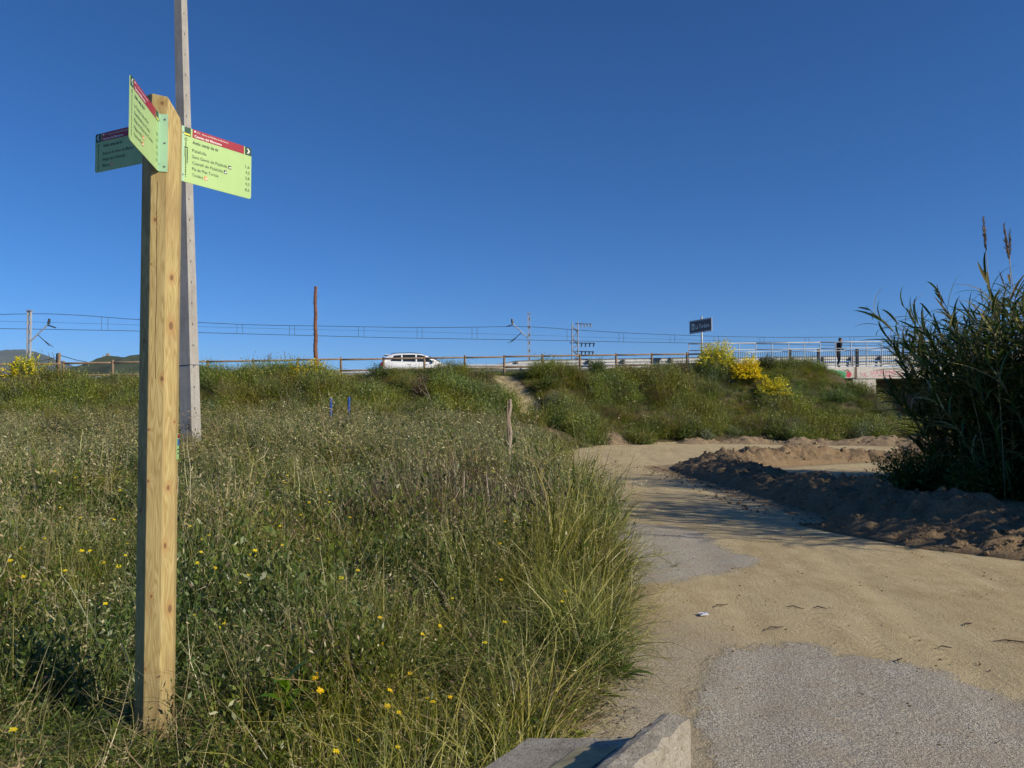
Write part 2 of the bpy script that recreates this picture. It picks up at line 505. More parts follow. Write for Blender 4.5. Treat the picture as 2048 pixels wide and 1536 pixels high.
    soil = mixc(nt, ramp(nt, n_big, [(0.45, 0.0), (0.62, 0.8)]), soil, (0.085, 0.088, 0.035))
    te = ramp(nt, mth(nt, 'ADD', at_t, mth(nt, 'MULTIPLY', mth(nt, 'SUBTRACT', n_mid, 0.5), 0.5)), [(0.4, 0.0), (0.6, 1.0)])
    col = mixc(nt, te, soil, trk)
    L(nt, col, b.inputs["Base Color"])
    b.inputs["Roughness"].default_value = 0.93
    b.inputs["Specular IOR Level"].default_value = 0.2
    h1 = mth(nt, 'MULTIPLY', va.outputs["Distance"], mth(nt, 'MULTIPLY', fac_a, -1.0))
    h = mth(nt, 'ADD', mth(nt, 'MULTIPLY', h1, 0.0022), mth(nt, 'MULTIPLY', n_fine, 0.020))
    h = mth(nt, 'ADD', h, mth(nt, 'MULTIPLY', n_grit, 0.009))
    h = mth(nt, 'ADD', h, mth(nt, 'MULTIPLY', mth(nt, 'MULTIPLY', st, te), 0.008))
    h = mth(nt, 'ADD', h, mth(nt, 'MULTIPLY', pebm, 0.006))
    h = mth(nt, 'ADD', h, mth(nt, 'MULTIPLY', fac_a, 0.016))
    h = mth(nt, 'ADD', h, mth(nt, 'MULTIPLY', mth(nt, 'MULTIPLY', tread, te), -0.006))
    bump(nt, h, 0.9, 1.0, b)
    return m
M['ground'] = ground_material()
def soil_material():          # the same soil without the track layers, for ground that lies under plants
    m, nt, b, o = nmat("meadow_soil")
    pos = worldpos(nt)
    n_fine = noise_n(nt, pos, 38, 5, 0.7)
    soil = ramp(nt, n_fine, [(0.3, (0.055, 0.042, 0.025)), (0.6, (0.13, 0.10, 0.058)), (0.8, (0.24, 0.19, 0.11))])
    soil = mixc(nt, ramp(nt, noise_n(nt, pos, 0.55, 5, 0.6), [(0.45, 0.0), (0.62, 0.8)]), soil, (0.085, 0.088, 0.035))
    L(nt, soil, b.inputs["Base Color"])
    b.inputs["Roughness"].default_value = 0.93; b.inputs["Specular IOR Level"].default_value = 0.2
    bump(nt, n_fine, 0.9, 0.02, b)
    return m
M['soil'] = soil_material()
tv = np.maximum(on_track, asph * 0).ravel()[quads].max(1)
av = (asph * (on_track > .02) + road).ravel()[quads].max(1)
gmat = np.where((tv < .12) & (av < .3), 1, 0)
g = link("ground", make_mesh("ground", np.stack([GX, GY, GZ], -1), quads, [M['ground'], M['soil']], gmat,
     attrs={"spoil": spoil.ravel(), "lat": (GX - bx).ravel(), "track": on_track.ravel(), "asphalt": asph.ravel(), "dusty": (dusty * on_track).ravel()}, smooth=True))
struct(g, "sandy track, asphalt remnants, meadow soil and road bank")

def earth_material(name, dark, light, scale=5.0):
    m, nt, b, o = nmat(name)
    pos = worldpos(nt)
    n1 = noise_n(nt, pos, scale, 7, 0.65); n2 = noise_n(nt, pos, scale * 9, 5, 0.7)
    c = ramp(nt, n1, [(0.3, dark), (0.7, light)])
    c = mixc(nt, ramp(nt, n2, [(0.35, 0.7), (0.55, 0.0)]), c, tuple(q * 0.55 for q in dark))
    L(nt, c, b.inputs["Base Color"]); b.inputs["Roughness"].default_value = 0.95; b.inputs["Specular IOR Level"].default_value = 0.15
    bump(nt, mth(nt, 'ADD', mth(nt, 'MULTIPLY', n1, 0.05), mth(nt, 'MULTIPLY', n2, 0.04)), 1.0, 1.0, b)
    return m
M['earth'] = earth_material("dug_earth", (0.25, 0.175, 0.10), (0.39, 0.29, 0.175))
M['earth_pale'] = earth_material("pale_earth", (0.27, 0.20, 0.12), (0.43, 0.33, 0.21))

def gz(x, y):
    return float(terrain(np.array([x]), np.array([y]))[0])

def berm(name, label, pts, step, half, mat, seed, tail=0.6, lump=1.0):
    """bank of dug earth: pts = (x, y, crest height, half width) along its crest"""
    P = np.array(pts, float)
    seg = np.hypot(np.diff(P[:, 0]), np.diff(P[:, 1])); cum = np.concatenate([[0], np.cumsum(seg)])
    n = int(cum[-1] / step) + 1
    u = np.linspace(0, cum[-1], n)
    def cub(c):
        y = np.interp(u, cum, P[:, c]); k = max(3, int(0.9 / step)) | 1
        ker = np.hanning(k + 2)[1:-1]; ker /= ker.sum()
        return np.convolve(np.pad(y, k // 2, mode='edge'), ker, 'valid')
    cx, cy, ch, cw = cub(0), cub(1), cub(2), cub(3)
    tx, ty = np.gradient(cx), np.gradient(cy); l = np.hypot(tx, ty); tx /= l; ty /= l
    m_ = int(2 * half / step) + 1
    w = np.linspace(-1, 1, m_)
    X = cx[:, None] + (-ty * cw)[:, None] * w[None]
    Y = cy[:, None] + (tx * cw)[:, None] * w[None]
    prof = np.clip(1 - np.abs(w) ** 1.35, 0, 1)[None]
    ends = (sst(0, tail, u) * sst(0, tail, u[-1] - u))[:, None]
    rough = 0.95 * ((fbm(X * 1.6, Y * 1.6, seed, 3) - .45) * 0.42 + (fbm(X * 5, Y * 5, seed + 3, 4) - .5) * 0.38 + np.abs(fbm(X * 9, Y * 9, seed + 6, 4) - .5) * 0.42 + (fbm(X * 22, Y * 22, seed + 9, 3) - .5) * 0.14)
    zz = terrain(X, Y, False)
    hgt = ch[:, None] * prof * ends
    Z = zz + hgt + rough * lump * np.clip(prof * ends * 1.6, 0, 1) * (0.35 + ch[:, None]) - 0.06 * (prof < 0.12)
    ny, nx = X.shape
    ii = np.arange(ny * nx).reshape(ny, nx)
    q = np.stack([ii[:-1, :-1].ravel(), ii[1:, :-1].ravel(), ii[1:, 1:].ravel(), ii[:-1, 1:].ravel()], 1)
    o = link(name, make_mesh(name, np.stack([X, Y, Z], -1), q, [mat], smooth=True))
    return struct(o, label)

berm("dirt_berm", "bank of dug brown earth along the right of the track",
     [(12, 8.0, .25, .8), (9, 8.3, .30, .9), (7.2, 8.7, .32, .9), (6.1, 9.2, .27, 1.0), (5.75, 10.1, .42, 1.0), (5.5, 11.2, .36, 1.0), (5.35, 12.6, .40, .92), (5.15, 14.2, .27, .8), (5.05, 16.5, .34, .85), (4.95, 18.6, .36, .95), (4.95, 20.0, .28, .9), (5.1, 20.9, .12, .8)],
     0.055, 1.0, M['earth'], 21)
berm("dirt_berm", "low bank of dug earth crossing towards the reeds",
     [(5.0, 20.0, .30, .8), (5.8, 20.9, .38, .9), (7.0, 21.7, .36, .9), (8.4, 22.6, .38, .9), (9.6, 23.2, .34, 1.0), (10.6, 23.5, .25, .9), (12.2, 22.8, .38, 1.1), (13.6, 22.2, .45, 1.1), (15, 22, .3, 1)],
     0.07, 1.0, M['earth'], 41)
berm("dirt_spill", "low clods of earth spilled at the foot of the bank",
     [(6.9, 7.75, .05, .4), (5.6, 8.35, .10, .45), (4.95, 9.1, .15, .5), (4.5, 9.9, .13, .45), (4.2, 10.7, .06, .4)],
     0.04, 0.45, M['earth'], 61)
berm("dirt_heap", "pale earth scraped against the foot of the bank",
     [(7.0, 33.6, .02, .4), (7.8, 33.5, .22, .7), (9.0, 33.4, .04, .5), (10.2, 33.4, .30, .8), (11.2, 33.1, .05, .5), (12.2, 32.8, .26, .8), (13.4, 32.5, .10, .6), (15, 32.0, .32, .9), (17, 31.4, .36, 1.1), (20, 30.6, .30, 1.1)],
     0.10, 0.9, M['earth_pale'], 81)
berm("dirt_heap", "small pale mound of earth where the bank meets the track",
     [(3.7, 32.6, .1, .5), (4.3, 33.2, .50, .8), (4.9, 33.4, .36, .8), (5.6, 33.3, .1, .6)],
     0.08, 0.7, M['earth_pale'], 91, tail=0.5)
# ------------------------------------------------------------------ plant geometry
class Geo:
    def __init__(self):
        self.V = []; self.Q = []; self.Mi = []; self.T = []; self.n = 0
    def _push(self, v, q, mi, t):
        self.V.append(v.reshape(-1, 3)); self.Q.append(q + self.n); self.Mi.append(np.full(len(q), mi)); self.T.append(t); self.n += len(v.reshape(-1, 3))
    def ribbons(self, P, Wd, S, mi, tint):
        n, k, _ = P.shape
        if S.ndim == 2: S = S[:, None, :]
        v = np.stack([P - S * Wd[..., None] * .5, P + S * Wd[..., None] * .5], 2)
        ii = np.arange(n * k * 2).reshape(n, k, 2)
        q = np.stack([ii[:, :-1, 0], ii[:, :-1, 1], ii[:, 1:, 1], ii[:, 1:, 0]], -1).reshape(-1, 4)
        t = np.repeat(np.asarray(tint), k * 2) if np.ndim(tint) == 1 else np.repeat(tint.reshape(-1), 2)
        self._push(v, q, mi, np.clip(t, 0, 1))
    def leaves(self, B, D, Nn, ln, wd, mi, tint):
        """diamond leaves: base B, direction D, side Nn"""
        ln = np.asarray(ln)[:, None]; wd = np.asarray(wd)[:, None]
        up = np.cross(D, Nn)
        v = np.stack([B, B + D * ln * .45 + Nn * wd * .5 + up * wd * .15, B + D * ln, B + D * ln * .45 - Nn * wd * .5 + up * wd * .15], 1)
        q = np.arange(len(B) * 4).reshape(-1, 4)
        self._push(v, q, mi, np.clip(np.repeat(np.asarray(tint), 4), 0, 1))
    def stack(self):
        return np.concatenate(self.V), np.concatenate(self.Q), np.concatenate(self.Mi), np.concatenate(self.T)
    def mesh(self, name, mats, smooth=True):
        V, Q, Mi, T = self.stack()
        return make_mesh(name, V, Q, mats, Mi, {"tint": T}, smooth)

def unit(v):
    return v / np.maximum(np.linalg.norm(v, axis=-1, keepdims=True), 1e-9)
def rdir(r, n):
    return unit(r.normal(size=(n, 3)))

def curves(r, n, roots, az, length, th0, bend, K, wob=0.0):
    """n blade centre lines; th0 start tilt, bend added towards the tip"""
    t = np.linspace(0, 1, K)
    ang = th0[:, None] + bend[:, None] * (t[None] ** 1.4)
    ds = (length / (K - 1))[:, None]
    hx = np.cumsum(np.sin(ang) * ds, 1) - np.sin(ang[:, :1]) * ds
    hz = np.cumsum(np.cos(ang) * ds, 1) - np.cos(ang[:, :1]) * ds
    d = np.stack([np.cos(az), np.sin(az), np.zeros(n)], 1)
    P = roots[:, None] + d[:, None] * hx[..., None]
    P[..., 2] += hz
    if wob:
        P[:, 1:] += r.normal(size=P[:, 1:].shape) * wob * length[:, None, None]
    return P, d

def disc(r, n, rad):
    a = r.uniform(0, 2 * math.pi, n); q = rad * np.sqrt(r.uniform(0, 1, n))
    return np.stack([q * np.cos(a), q * np.sin(a), np.zeros(n)], 1)

def blades(G, r, n, h, rad, wd, mi, th=(0.02, 0.45), bd=(0.1, 1.3), K=5, tint=(0, 1), hvar=(0.45, 1.1), wob=0.006, az=None):
    roots = disc(r, n, rad)
    a = r.uniform(0, 2 * math.pi, n) if az is None else az + r.normal(size=n) * 0.6
    ln = h * r.uniform(*hvar, n)
    P, d = curves(r, n, roots, a, ln, r.uniform(*th, n), r.uniform(*bd, n), K, wob)
    S = unit(np.stack([-d[:, 1], d[:, 0], np.zeros(n)], 1) + r.normal(size=(n, 3)) * .45)
    t = np.linspace(0, 1, K)
    Wd = wd * r.uniform(.6, 1.3, n)[:, None] * np.maximum(0.12, (1 - t ** 2.2))[None]
    tn = r.uniform(*tint, n)
    tt = np.clip(tn[:, None] + 0.25 * (t[None] - .5), 0, 1)
    G.ribbons(P, Wd, S, mi, tt)
    return P

def spikelets(G, r, P, per, size, mi, start=0.6, droop=0.6, tint=(0.3, 1)):
    n, K, _ = P.shape
    for j in range(per):
        u = start + (1 - start) * (j + r.uniform(0, .8, n)) / per
        f = np.clip(u * (K - 1), 0, K - 1.001); i = f.astype(int); w = (f - i)[:, None]
        B = P[np.arange(n), i] * (1 - w) + P[np.arange(n), i + 1] * w
        D = rdir(r, n); D[:, 2] = D[:, 2] * .5 - droop; D = unit(D)
        B = B + D * size * .3
        Sd = unit(np.cross(D, rdir(r, n)))
        G.leaves(B, D, Sd, size * r.uniform(.7, 1.3, n), size * .3 * r.uniform(.7, 1.3, n), mi, r.uniform(*tint, n))

def stem_leaves(G, r, P, per, ln, wd, mi, lo=0.1, tint=(0, 1), up=0.35):
    n, K, _ = P.shape
    for j in range(per):
        u = lo + (1 - lo) * (j + r.uniform(0, .95, n)) / per
        f = np.clip(u * (K - 1), 0, K - 1.001); i = f.astype(int); w = (f - i)[:, None]
        B = P[np.arange(n), i] * (1 - w) + P[np.arange(n), i + 1] * w
        D = rdir(r, n); D[:, 2] = np.abs(D[:, 2]) * .6 + up; D = unit(D)
        Sd = unit(np.cross(D, rdir(r, n)))
        G.leaves(B, D, Sd, ln * r.uniform(.6, 1.3, n), wd * r.uniform(.6, 1.3, n), mi, r.uniform(*tint, n))

PROTO = bpy.data.collections.new("plant_prototypes")     # not linked to the scene: source meshes only
KIND = {}
def proto(kind, builder, count, mats):
    ids = []
    for c in range(count):
        r = np.random.default_rng(sum(map(ord, kind)) * 31 + c)
        G = Geo(); builder(G, r)
        o = bpy.data.objects.new("proto_%03d" % len(PROTO.objects), G.mesh(kind, mats))
        PROTO.objects.link(o); ids.append(int(o.name[-3:]))
    KIND[kind] = ids

# meadow plants: near = many narrow blades, far = fewer and wider; merged into real meshes below
MM = [M['grass'], M['straw'], M['grass_grey'], M['forb'], M['dead']]      # slots 0..4
def m_fine(G, r, far):
    if far:
        blades(G, r, 13, .44, .14, .010, 0, tint=(0, .9), K=3)
        blades(G, r, 2, .36, .12, .010, 1, bd=(.4, 1.8), K=3)
        return
    blades(G, r, 24, .42, .10, .0050, 0, tint=(0, .85), K=4)
    blades(G, r, 2, .30, .10, .005, 1, bd=(.4, 1.8), K=4)
    P = blades(G, r, 3, .58, .08, .0026, 0, th=(.02, .3), bd=(.1, .7), tint=(.5, 1), hvar=(.8, 1.1), K=4)
    spikelets(G, r, P, 6, .018, 2, .7, .2, (.4, .9))
def m_grey(G, r, far):
    if far:
        blades(G, r, 8, .42, .14, .010, 2, tint=(0, .9), K=3)
        P = blades(G, r, 2, .64, .14, .004, 1, th=(.02, .35), bd=(.2, 1.0), hvar=(.7, 1.1), K=3)
        spikelets(G, r, P, 4, .034, 1, .62, .5)
        P = blades(G, r, 8, .6, .14, .004, 2, th=(.02, .35), bd=(.2, 1.0), hvar=(.7, 1.1), K=3)
        spikelets(G, r, P, 4, .034, 2, .62, .5, (.6, 1))
        return
    blades(G, r, 13, .40, .12, .0055, 2, tint=(0, .9), K=4)
    P = blades(G, r, 2, .62, .12, .0026, 1, th=(.02, .35), bd=(.2, 1.1), tint=(.2, .8), hvar=(.7, 1.1), K=4)
    spikelets(G, r, P, 6, .026, 1, .62, .5)
    P = blades(G, r, 7, .55, .12, .0026, 2, th=(.02, .35), bd=(.2, 1.1), tint=(.5, 1), hvar=(.7, 1.1), K=4)
    spikelets(G, r, P, 6, .024, 2, .62, .5, (.6, 1))
def m_long(G, r, far):
    if far:
        blades(G, r, 16, .66, .12, .009, 0, th=(.05, .5), bd=(.3, 1.4), K=4)
        return
    blades(G, r, 32, .66, .09, .0052, 0, th=(.05, .5), bd=(.3, 1.5), tint=(0, .9), K=5)
    blades(G, r, 5, .50, .09, .005, 1, th=(.1, .8), bd=(.4, 1.6), tint=(0, .8), K=4)
    P = blades(G, r, 3, .85, .07, .0028, 0, th=(.1, .5), bd=(.3, 1.2), tint=(.4, 1), hvar=(.8, 1.1), K=5)
    spikelets(G, r, P, 9, .015, 1, .75, .0, (0, .6))
def m_forb(G, r, far):
    if far:
        P = blades(G, r, 7, .42, .14, .007, 3, th=(.05, .6), bd=(0, .6), tint=(.3, 1), K=3)
        stem_leaves(G, r, P, 5, .06, .024, 3)
        return
    P = blades(G, r, 10, .40, .12, .0042, 3, th=(.05, .6), bd=(0, .6), tint=(.3, 1), K=3)
    stem_leaves(G, r, P, 11, .040, .015, 3)
    blades(G, r, 6, .3, .12, .0045, 0, tint=(0, .8), K=4)
def m_twig(G, r, far):
    if far:
        P = blades(G, r, 9, .45, .14, .006, 3, th=(.1, .9), bd=(-.3, .9), K=3, wob=.03)
        stem_leaves(G, r, P, 3, .04, .014, 3, .2)
        return
    P = blades(G, r, 5, .45, .13, .0028, 1, th=(.1, .9), bd=(-.3, .9), tint=(0, .8), K=4, wob=.03)
    stem_leaves(G, r, P, 4, .026, .008, 3, .2)
    P = blades(G, r, 12, .4, .13, .0032, 3, th=(.1, .8), bd=(-.3, .9), K=4, wob=.03)
    stem_leaves(G, r, P, 6, .028, .010, 3, .1)
def m_dry(G, r, far):
    if far:
        blades(G, r, 14, .4, .18, .009, 1, th=(.4, 1.4), bd=(0, .9), K=3, wob=.02)
        blades(G, r, 5, .4, .14, .009, 0, K=3)
        return
    blades(G, r, 24, .36, .16, .0045, 1, th=(.5, 1.5), bd=(.0, .9), tint=(0, 1), K=4, wob=.02)
    blades(G, r, 6, .34, .12, .0045, 0, K=4)
    P = blades(G, r, 3, .5, .1, .0028, 1, th=(.1, .5), bd=(.2, 1), tint=(.3, 1), K=4)
    spikelets(G, r, P, 7, .026, 1, .6, .5)
def m_dead(G, r, far):
    k = 3 if far else 4
    P = blades(G, r, 14 if far else 24, .5, .16, .008 if far else .004, 4, th=(.1, 1.0), bd=(-.2, .9), K=k, wob=.035)
    stem_leaves(G, r, P, 2 if far else 3, .03, .012, 4, .3)
    blades(G, r, 4, .4, .12, .006, 0, tint=(0, .7), K=k)
def m_oat(G, r, far):
    P = blades(G, r, 5 if far else 7, .95, .10, .0034, 1, th=(.02, .25), bd=(.1, .6), tint=(.4, 1), hvar=(.75, 1.1), K=4)
    spikelets(G, r, P, 7 if far else 10, .036, 1, .66, .7, (.5, 1))
    blades(G, r, 7, .5, .1, .006, 0, tint=(.2, 1), K=4)
def m_stem(G, r, far):           # tangled pale dry stems, branching
    k = 4 if far else 5
    P = blades(G, r, k, .62, .15, .0065 if far else .0042, 1, th=(.3, 1.15), bd=(-.6, .8), tint=(.3, 1), hvar=(.6, 1.2), K=6, wob=.018)
    n = len(P); i = r.integers(2, 5, n)
    B0 = P[np.arange(n), i]; T = B0 + rdir(r, n) * np.array([1, 1, .5]) * .16 + np.array([0, 0, .06])
    Q = np.stack([B0, (B0 + T) / 2 + r.normal(size=(n, 3)) * .012, T], 1)
    G.ribbons(Q, np.array([.0034, .003, .0016])[None] * np.ones((n, 1)), unit(np.cross(T - B0, rdir(r, n))), 1, r.uniform(.3, 1, n))
    blades(G, r, 5, .36, .12, .0055, 0, K=4)
def m_broad(G, r, far):          # broad-leaved dock and thistle rosettes
    n = 9 if not far else 6
    az = r.uniform(0, 6.28, n); P, d = curves(r, n, disc(r, n, .02), az, r.uniform(.14, .30, n), r.uniform(.25, 1.1, n), r.uniform(.3, 1.0, n), 6, .006)
    S = unit(np.stack([-d[:, 1], d[:, 0], np.zeros(n)], 1) + r.normal(size=(n, 3)) * .2)
    G.ribbons(P, np.array([.008, .03, .055, .056, .036, .004])[None] * r.uniform(.7, 1.2, (n, 1)), S, 3, r.uniform(.4, 1, n))
    P = blades(G, r, 2, .55, .03, .006, 3, th=(.0, .25), bd=(0, .3), tint=(.5, 1), K=5)
    stem_leaves(G, r, P, 7, .06, .022, 3, .15, (.4, 1))
MEADOW = {}
for nm, fn in (('fine', m_fine), ('grey', m_grey), ('long', m_long), ('forb', m_forb), ('twig', m_twig), ('dry', m_dry), ('dead', m_dead), ('oat', m_oat), ('stem', m_stem), ('broad', m_broad)):
    for far in (0, 1):
        L_ = []
        for c in range(6):
            r_ = np.random.default_rng(sum(map(ord, nm)) * 7 + far * 100 + c)
            G_ = Geo(); fn(G_, r_, far); L_.append(G_.stack())
        MEADOW[nm, far] = L_

def euler_mats(R):
    cx, sx = np.cos(R[:, 0]), np.sin(R[:, 0]); cy, sy = np.cos(R[:, 1]), np.sin(R[:, 1]); cz, sz = np.cos(R[:, 2]), np.sin(R[:, 2])
    return np.stack([np.stack([cy * cz, sx * sy * cz - cx * sz, cx * sy * cz + sx * sz], -1),
                     np.stack([cy * sz, sx * sy * sz + cx * cz, cx * sy * sz - sx * cz], -1),
                     np.stack([-sy, sx * cy, cx * cy], -1)], 1)

def merge_plants(protos, which, P, R, S, r):
    """one merged vertex/face set of all plants, with a per-plant value attribute"""
    MT = euler_mats(R)
    Vs, Qs, Ms, Ts, Ps = [], [], [], [], []; base = 0
    for c, (V, Q, Mi, T) in enumerate(protos):
        sel = np.nonzero(which == c)[0]
        if not len(sel): continue
        v = np.einsum('nij,nvj->nvi', MT[sel], V[None] * S[sel][:, None]) + P[sel][:, None]
        k = len(sel)
        Vs.append(v.reshape(-1, 3).astype(np.float32))
        Qs.append((Q[None] + (np.arange(k) * len(V))[:, None, None]).reshape(-1, 4) + base)
        Ms.append(np.tile(Mi, k)); Ts.append(np.tile(T, k)); Ps.append(np.repeat(r.uniform(0.001, 1, k), len(V)))
        base += k * len(V)
    return Vs, Qs, Ms, Ts, Ps, base

def bushy(mat_mix=(0,), n=120, h=.75, rad=.26, per=9, ln=.045, wd=.013, fl=0):
    def f(G, r):
        for mi in mat_mix:
            P = blades(G, r, n // len(mat_mix), h, rad, .006, mi, th=(.02, .75), bd=(-.1, .6), tint=(0, .8), hvar=(.4, 1.1), wob=.02, K=4)
            stem_leaves(G, r, P, per, ln, wd, mi, .15)
    return f
proto('bush_green', bushy((0,), 60, .75, .26, 6, .06, .02), 4, [M['scrub']])
proto('bush_olive', bushy((0, 1), 60, .7, .28, 5, .065, .013), 4, [M['scrub_olive'], M['scrub']])
proto('bush_grey', bushy((0,), 56, .65, .26, 6, .055, .018), 3, [M['scrub_grey']])
def b_bank(G, r):            # tall bank grass
    blades(G, r, 46, .75, .24, .013, 0, th=(.02, .5), bd=(.2, 1.4), tint=(0, .9), K=4)
    blades(G, r, 14, .7, .24, .011, 1, th=(.02, .5), bd=(.2, 1.2), tint=(0, .8), K=4)
proto('bank_grass', b_bank, 4, [M['scrub_olive'], M['straw']])
def b_bankg(G, r):
    blades(G, r, 56, .65, .25, .013, 0, th=(.02, .6), bd=(.2, 1.3), tint=(0, .9), K=4)
proto('bank_green', b_bankg, 4, [M['scrub']])
def b_brown(G, r):
    P = blades(G, r, 70, .7, .26, .006, 0, th=(.05, .6), bd=(0, .8), tint=(.4, 1), wob=.02)
    stem_leaves(G, r, P, 5, .03, .01, 0, .4, (.4, 1))
    blades(G, r, 20, .6, .2, .008, 1, tint=(0, .8))
proto('bank_brown', b_brown, 3, [M['dead'], M['scrub_olive']])
def b_low(G, r):             # leafy low plant at the bank foot
    P = blades(G, r, 40, .42, .26, .006, 0, th=(.1, 1.0), bd=(0, .7), tint=(.2, 1))
    stem_leaves(G, r, P, 9, .075, .035, 0, .1, (.2, 1))
proto('low_leaf', b_low, 3, [M['forb']])
def b_seed(G, r):
    m_grey(G, r, 1); m_grey(G, r, 1)
proto('grey', b_seed, 3, MM)


def scatter_group():
    ng = bpy.data.node_groups.new("plant_scatter", 'GeometryNodeTree')
    ng.interface.new_socket("Geometry", in_out='INPUT', socket_type='NodeSocketGeometry')
    ng.interface.new_socket("Geometry", in_out='OUTPUT', socket_type='NodeSocketGeometry')
    i = ng.nodes.new("NodeGroupInput"); o = ng.nodes.new("NodeGroupOutput")
    ci = ng.nodes.new("GeometryNodeCollectionInfo"); ci.inputs["Collection"].default_value = PROTO
    ci.inputs["Separate Children"].default_value = True; ci.inputs["Reset Children"].default_value = True
    ip = ng.nodes.new("GeometryNodeInstanceOnPoints"); ip.inputs["Pick Instance"].default_value = True
    def na(name, t):
        n = ng.nodes.new("GeometryNodeInputNamedAttribute"); n.data_type = t; n.inputs["Name"].default_value = name
        return n.outputs["Attribute"]
    mp = ng.nodes.new("GeometryNodeMeshToPoints")
    ng.links.new(i.outputs[0], mp.inputs[0]); ng.links.new(mp.outputs[0], ip.inputs["Points"])
    ng.links.new(ci.outputs[0], ip.inputs["Instance"])
    ng.links.new(na("pick", 'INT'), ip.inputs["Instance Index"])
    ng.links.new(na("rot", 'FLOAT_VECTOR'), ip.inputs["Rotation"])
    ng.links.new(na("scl", 'FLOAT_VECTOR'), ip.inputs["Scale"])
    ng.links.new(ip.outputs[0], o.inputs[0])
    return ng
SCATTER = scatter_group()

def scatter(name, label, pts, pick, rot, scl, parent=None, cat=None):
    me = bpy.data.meshes.new(name)
    me.vertices.add(len(pts)); me.vertices.foreach_set("co", np.asarray(pts, np.float32).ravel())
    a = me.attributes.new("pick", 'INT', 'POINT'); a.data.foreach_set("value", np.asarray(pick, np.int32))
    a = me.attributes.new("rot", 'FLOAT_VECTOR', 'POINT'); a.data.foreach_set("vector", np.asarray(rot, np.float32).ravel())
    a = me.attributes.new("scl", 'FLOAT_VECTOR', 'POINT'); a.data.foreach_set("vector", np.asarray(scl, np.float32).ravel())
    o = link(name, me, parent)
    md = o.modifiers.new("plants", 'NODES'); md.node_group = SCATTER
    o["kind"] = "stuff"; o["label"] = label
    if cat: o["category"] = cat
    return o

def pick_kinds(r, names, probs):
    """probs (n, k) -> prototype ids and kind index"""
    p = probs / probs.sum(1, keepdims=True)
    c = np.cumsum(p, 1); u = r.uniform(0, 1, (len(p), 1))
    k = np.minimum((u > c).sum(1), len(names) - 1)
    ids = np.empty(len(p), int)
    for j, nm in enumerate(names):
        m_ = k == j
        ids[m_] = r.choice(KIND[nm], m_.sum())
    return ids, k

# ------------------------------------------------------------------ the meadow left of the track
POST = (-1.705, 3.72)
def grass_h(x, y):
    """local height factor of the meadow"""
    e = bound_x(y) - x
    f = 0.46 + 0.86 * sst(.36, .62, fbm(x * .85, y * .85, 11, 3)) + 0.34 * sst(.45, .6, fbm(x * 2.4, y * 2.4, 12, 2))
    f = f * (0.55 + 0.45 * sst(3.0, 5.0, y) + 0.35 * np.exp(-((e - .6) / .7) ** 2) * sst(3.4, 4.5, y))
    f = f * (1 - 0.45 * np.exp(-(((x - POST[0] + .25) / .55) ** 2 + ((y - POST[1] + .25) / .4) ** 2)))
    f = f * (1 - 0.45 * np.exp(-(((x + 1.9) / .9) ** 2 + ((y - 8.2) / .8) ** 2)))
    f = f * (1 - 0.35 * np.exp(-(((x + 1.6) / .7) ** 2 + ((y - 4.6) / .6) ** 2)))
    return f

def in_wedge(x, y, m=1.6):
    return np.abs(x) < 0.70 * y + m

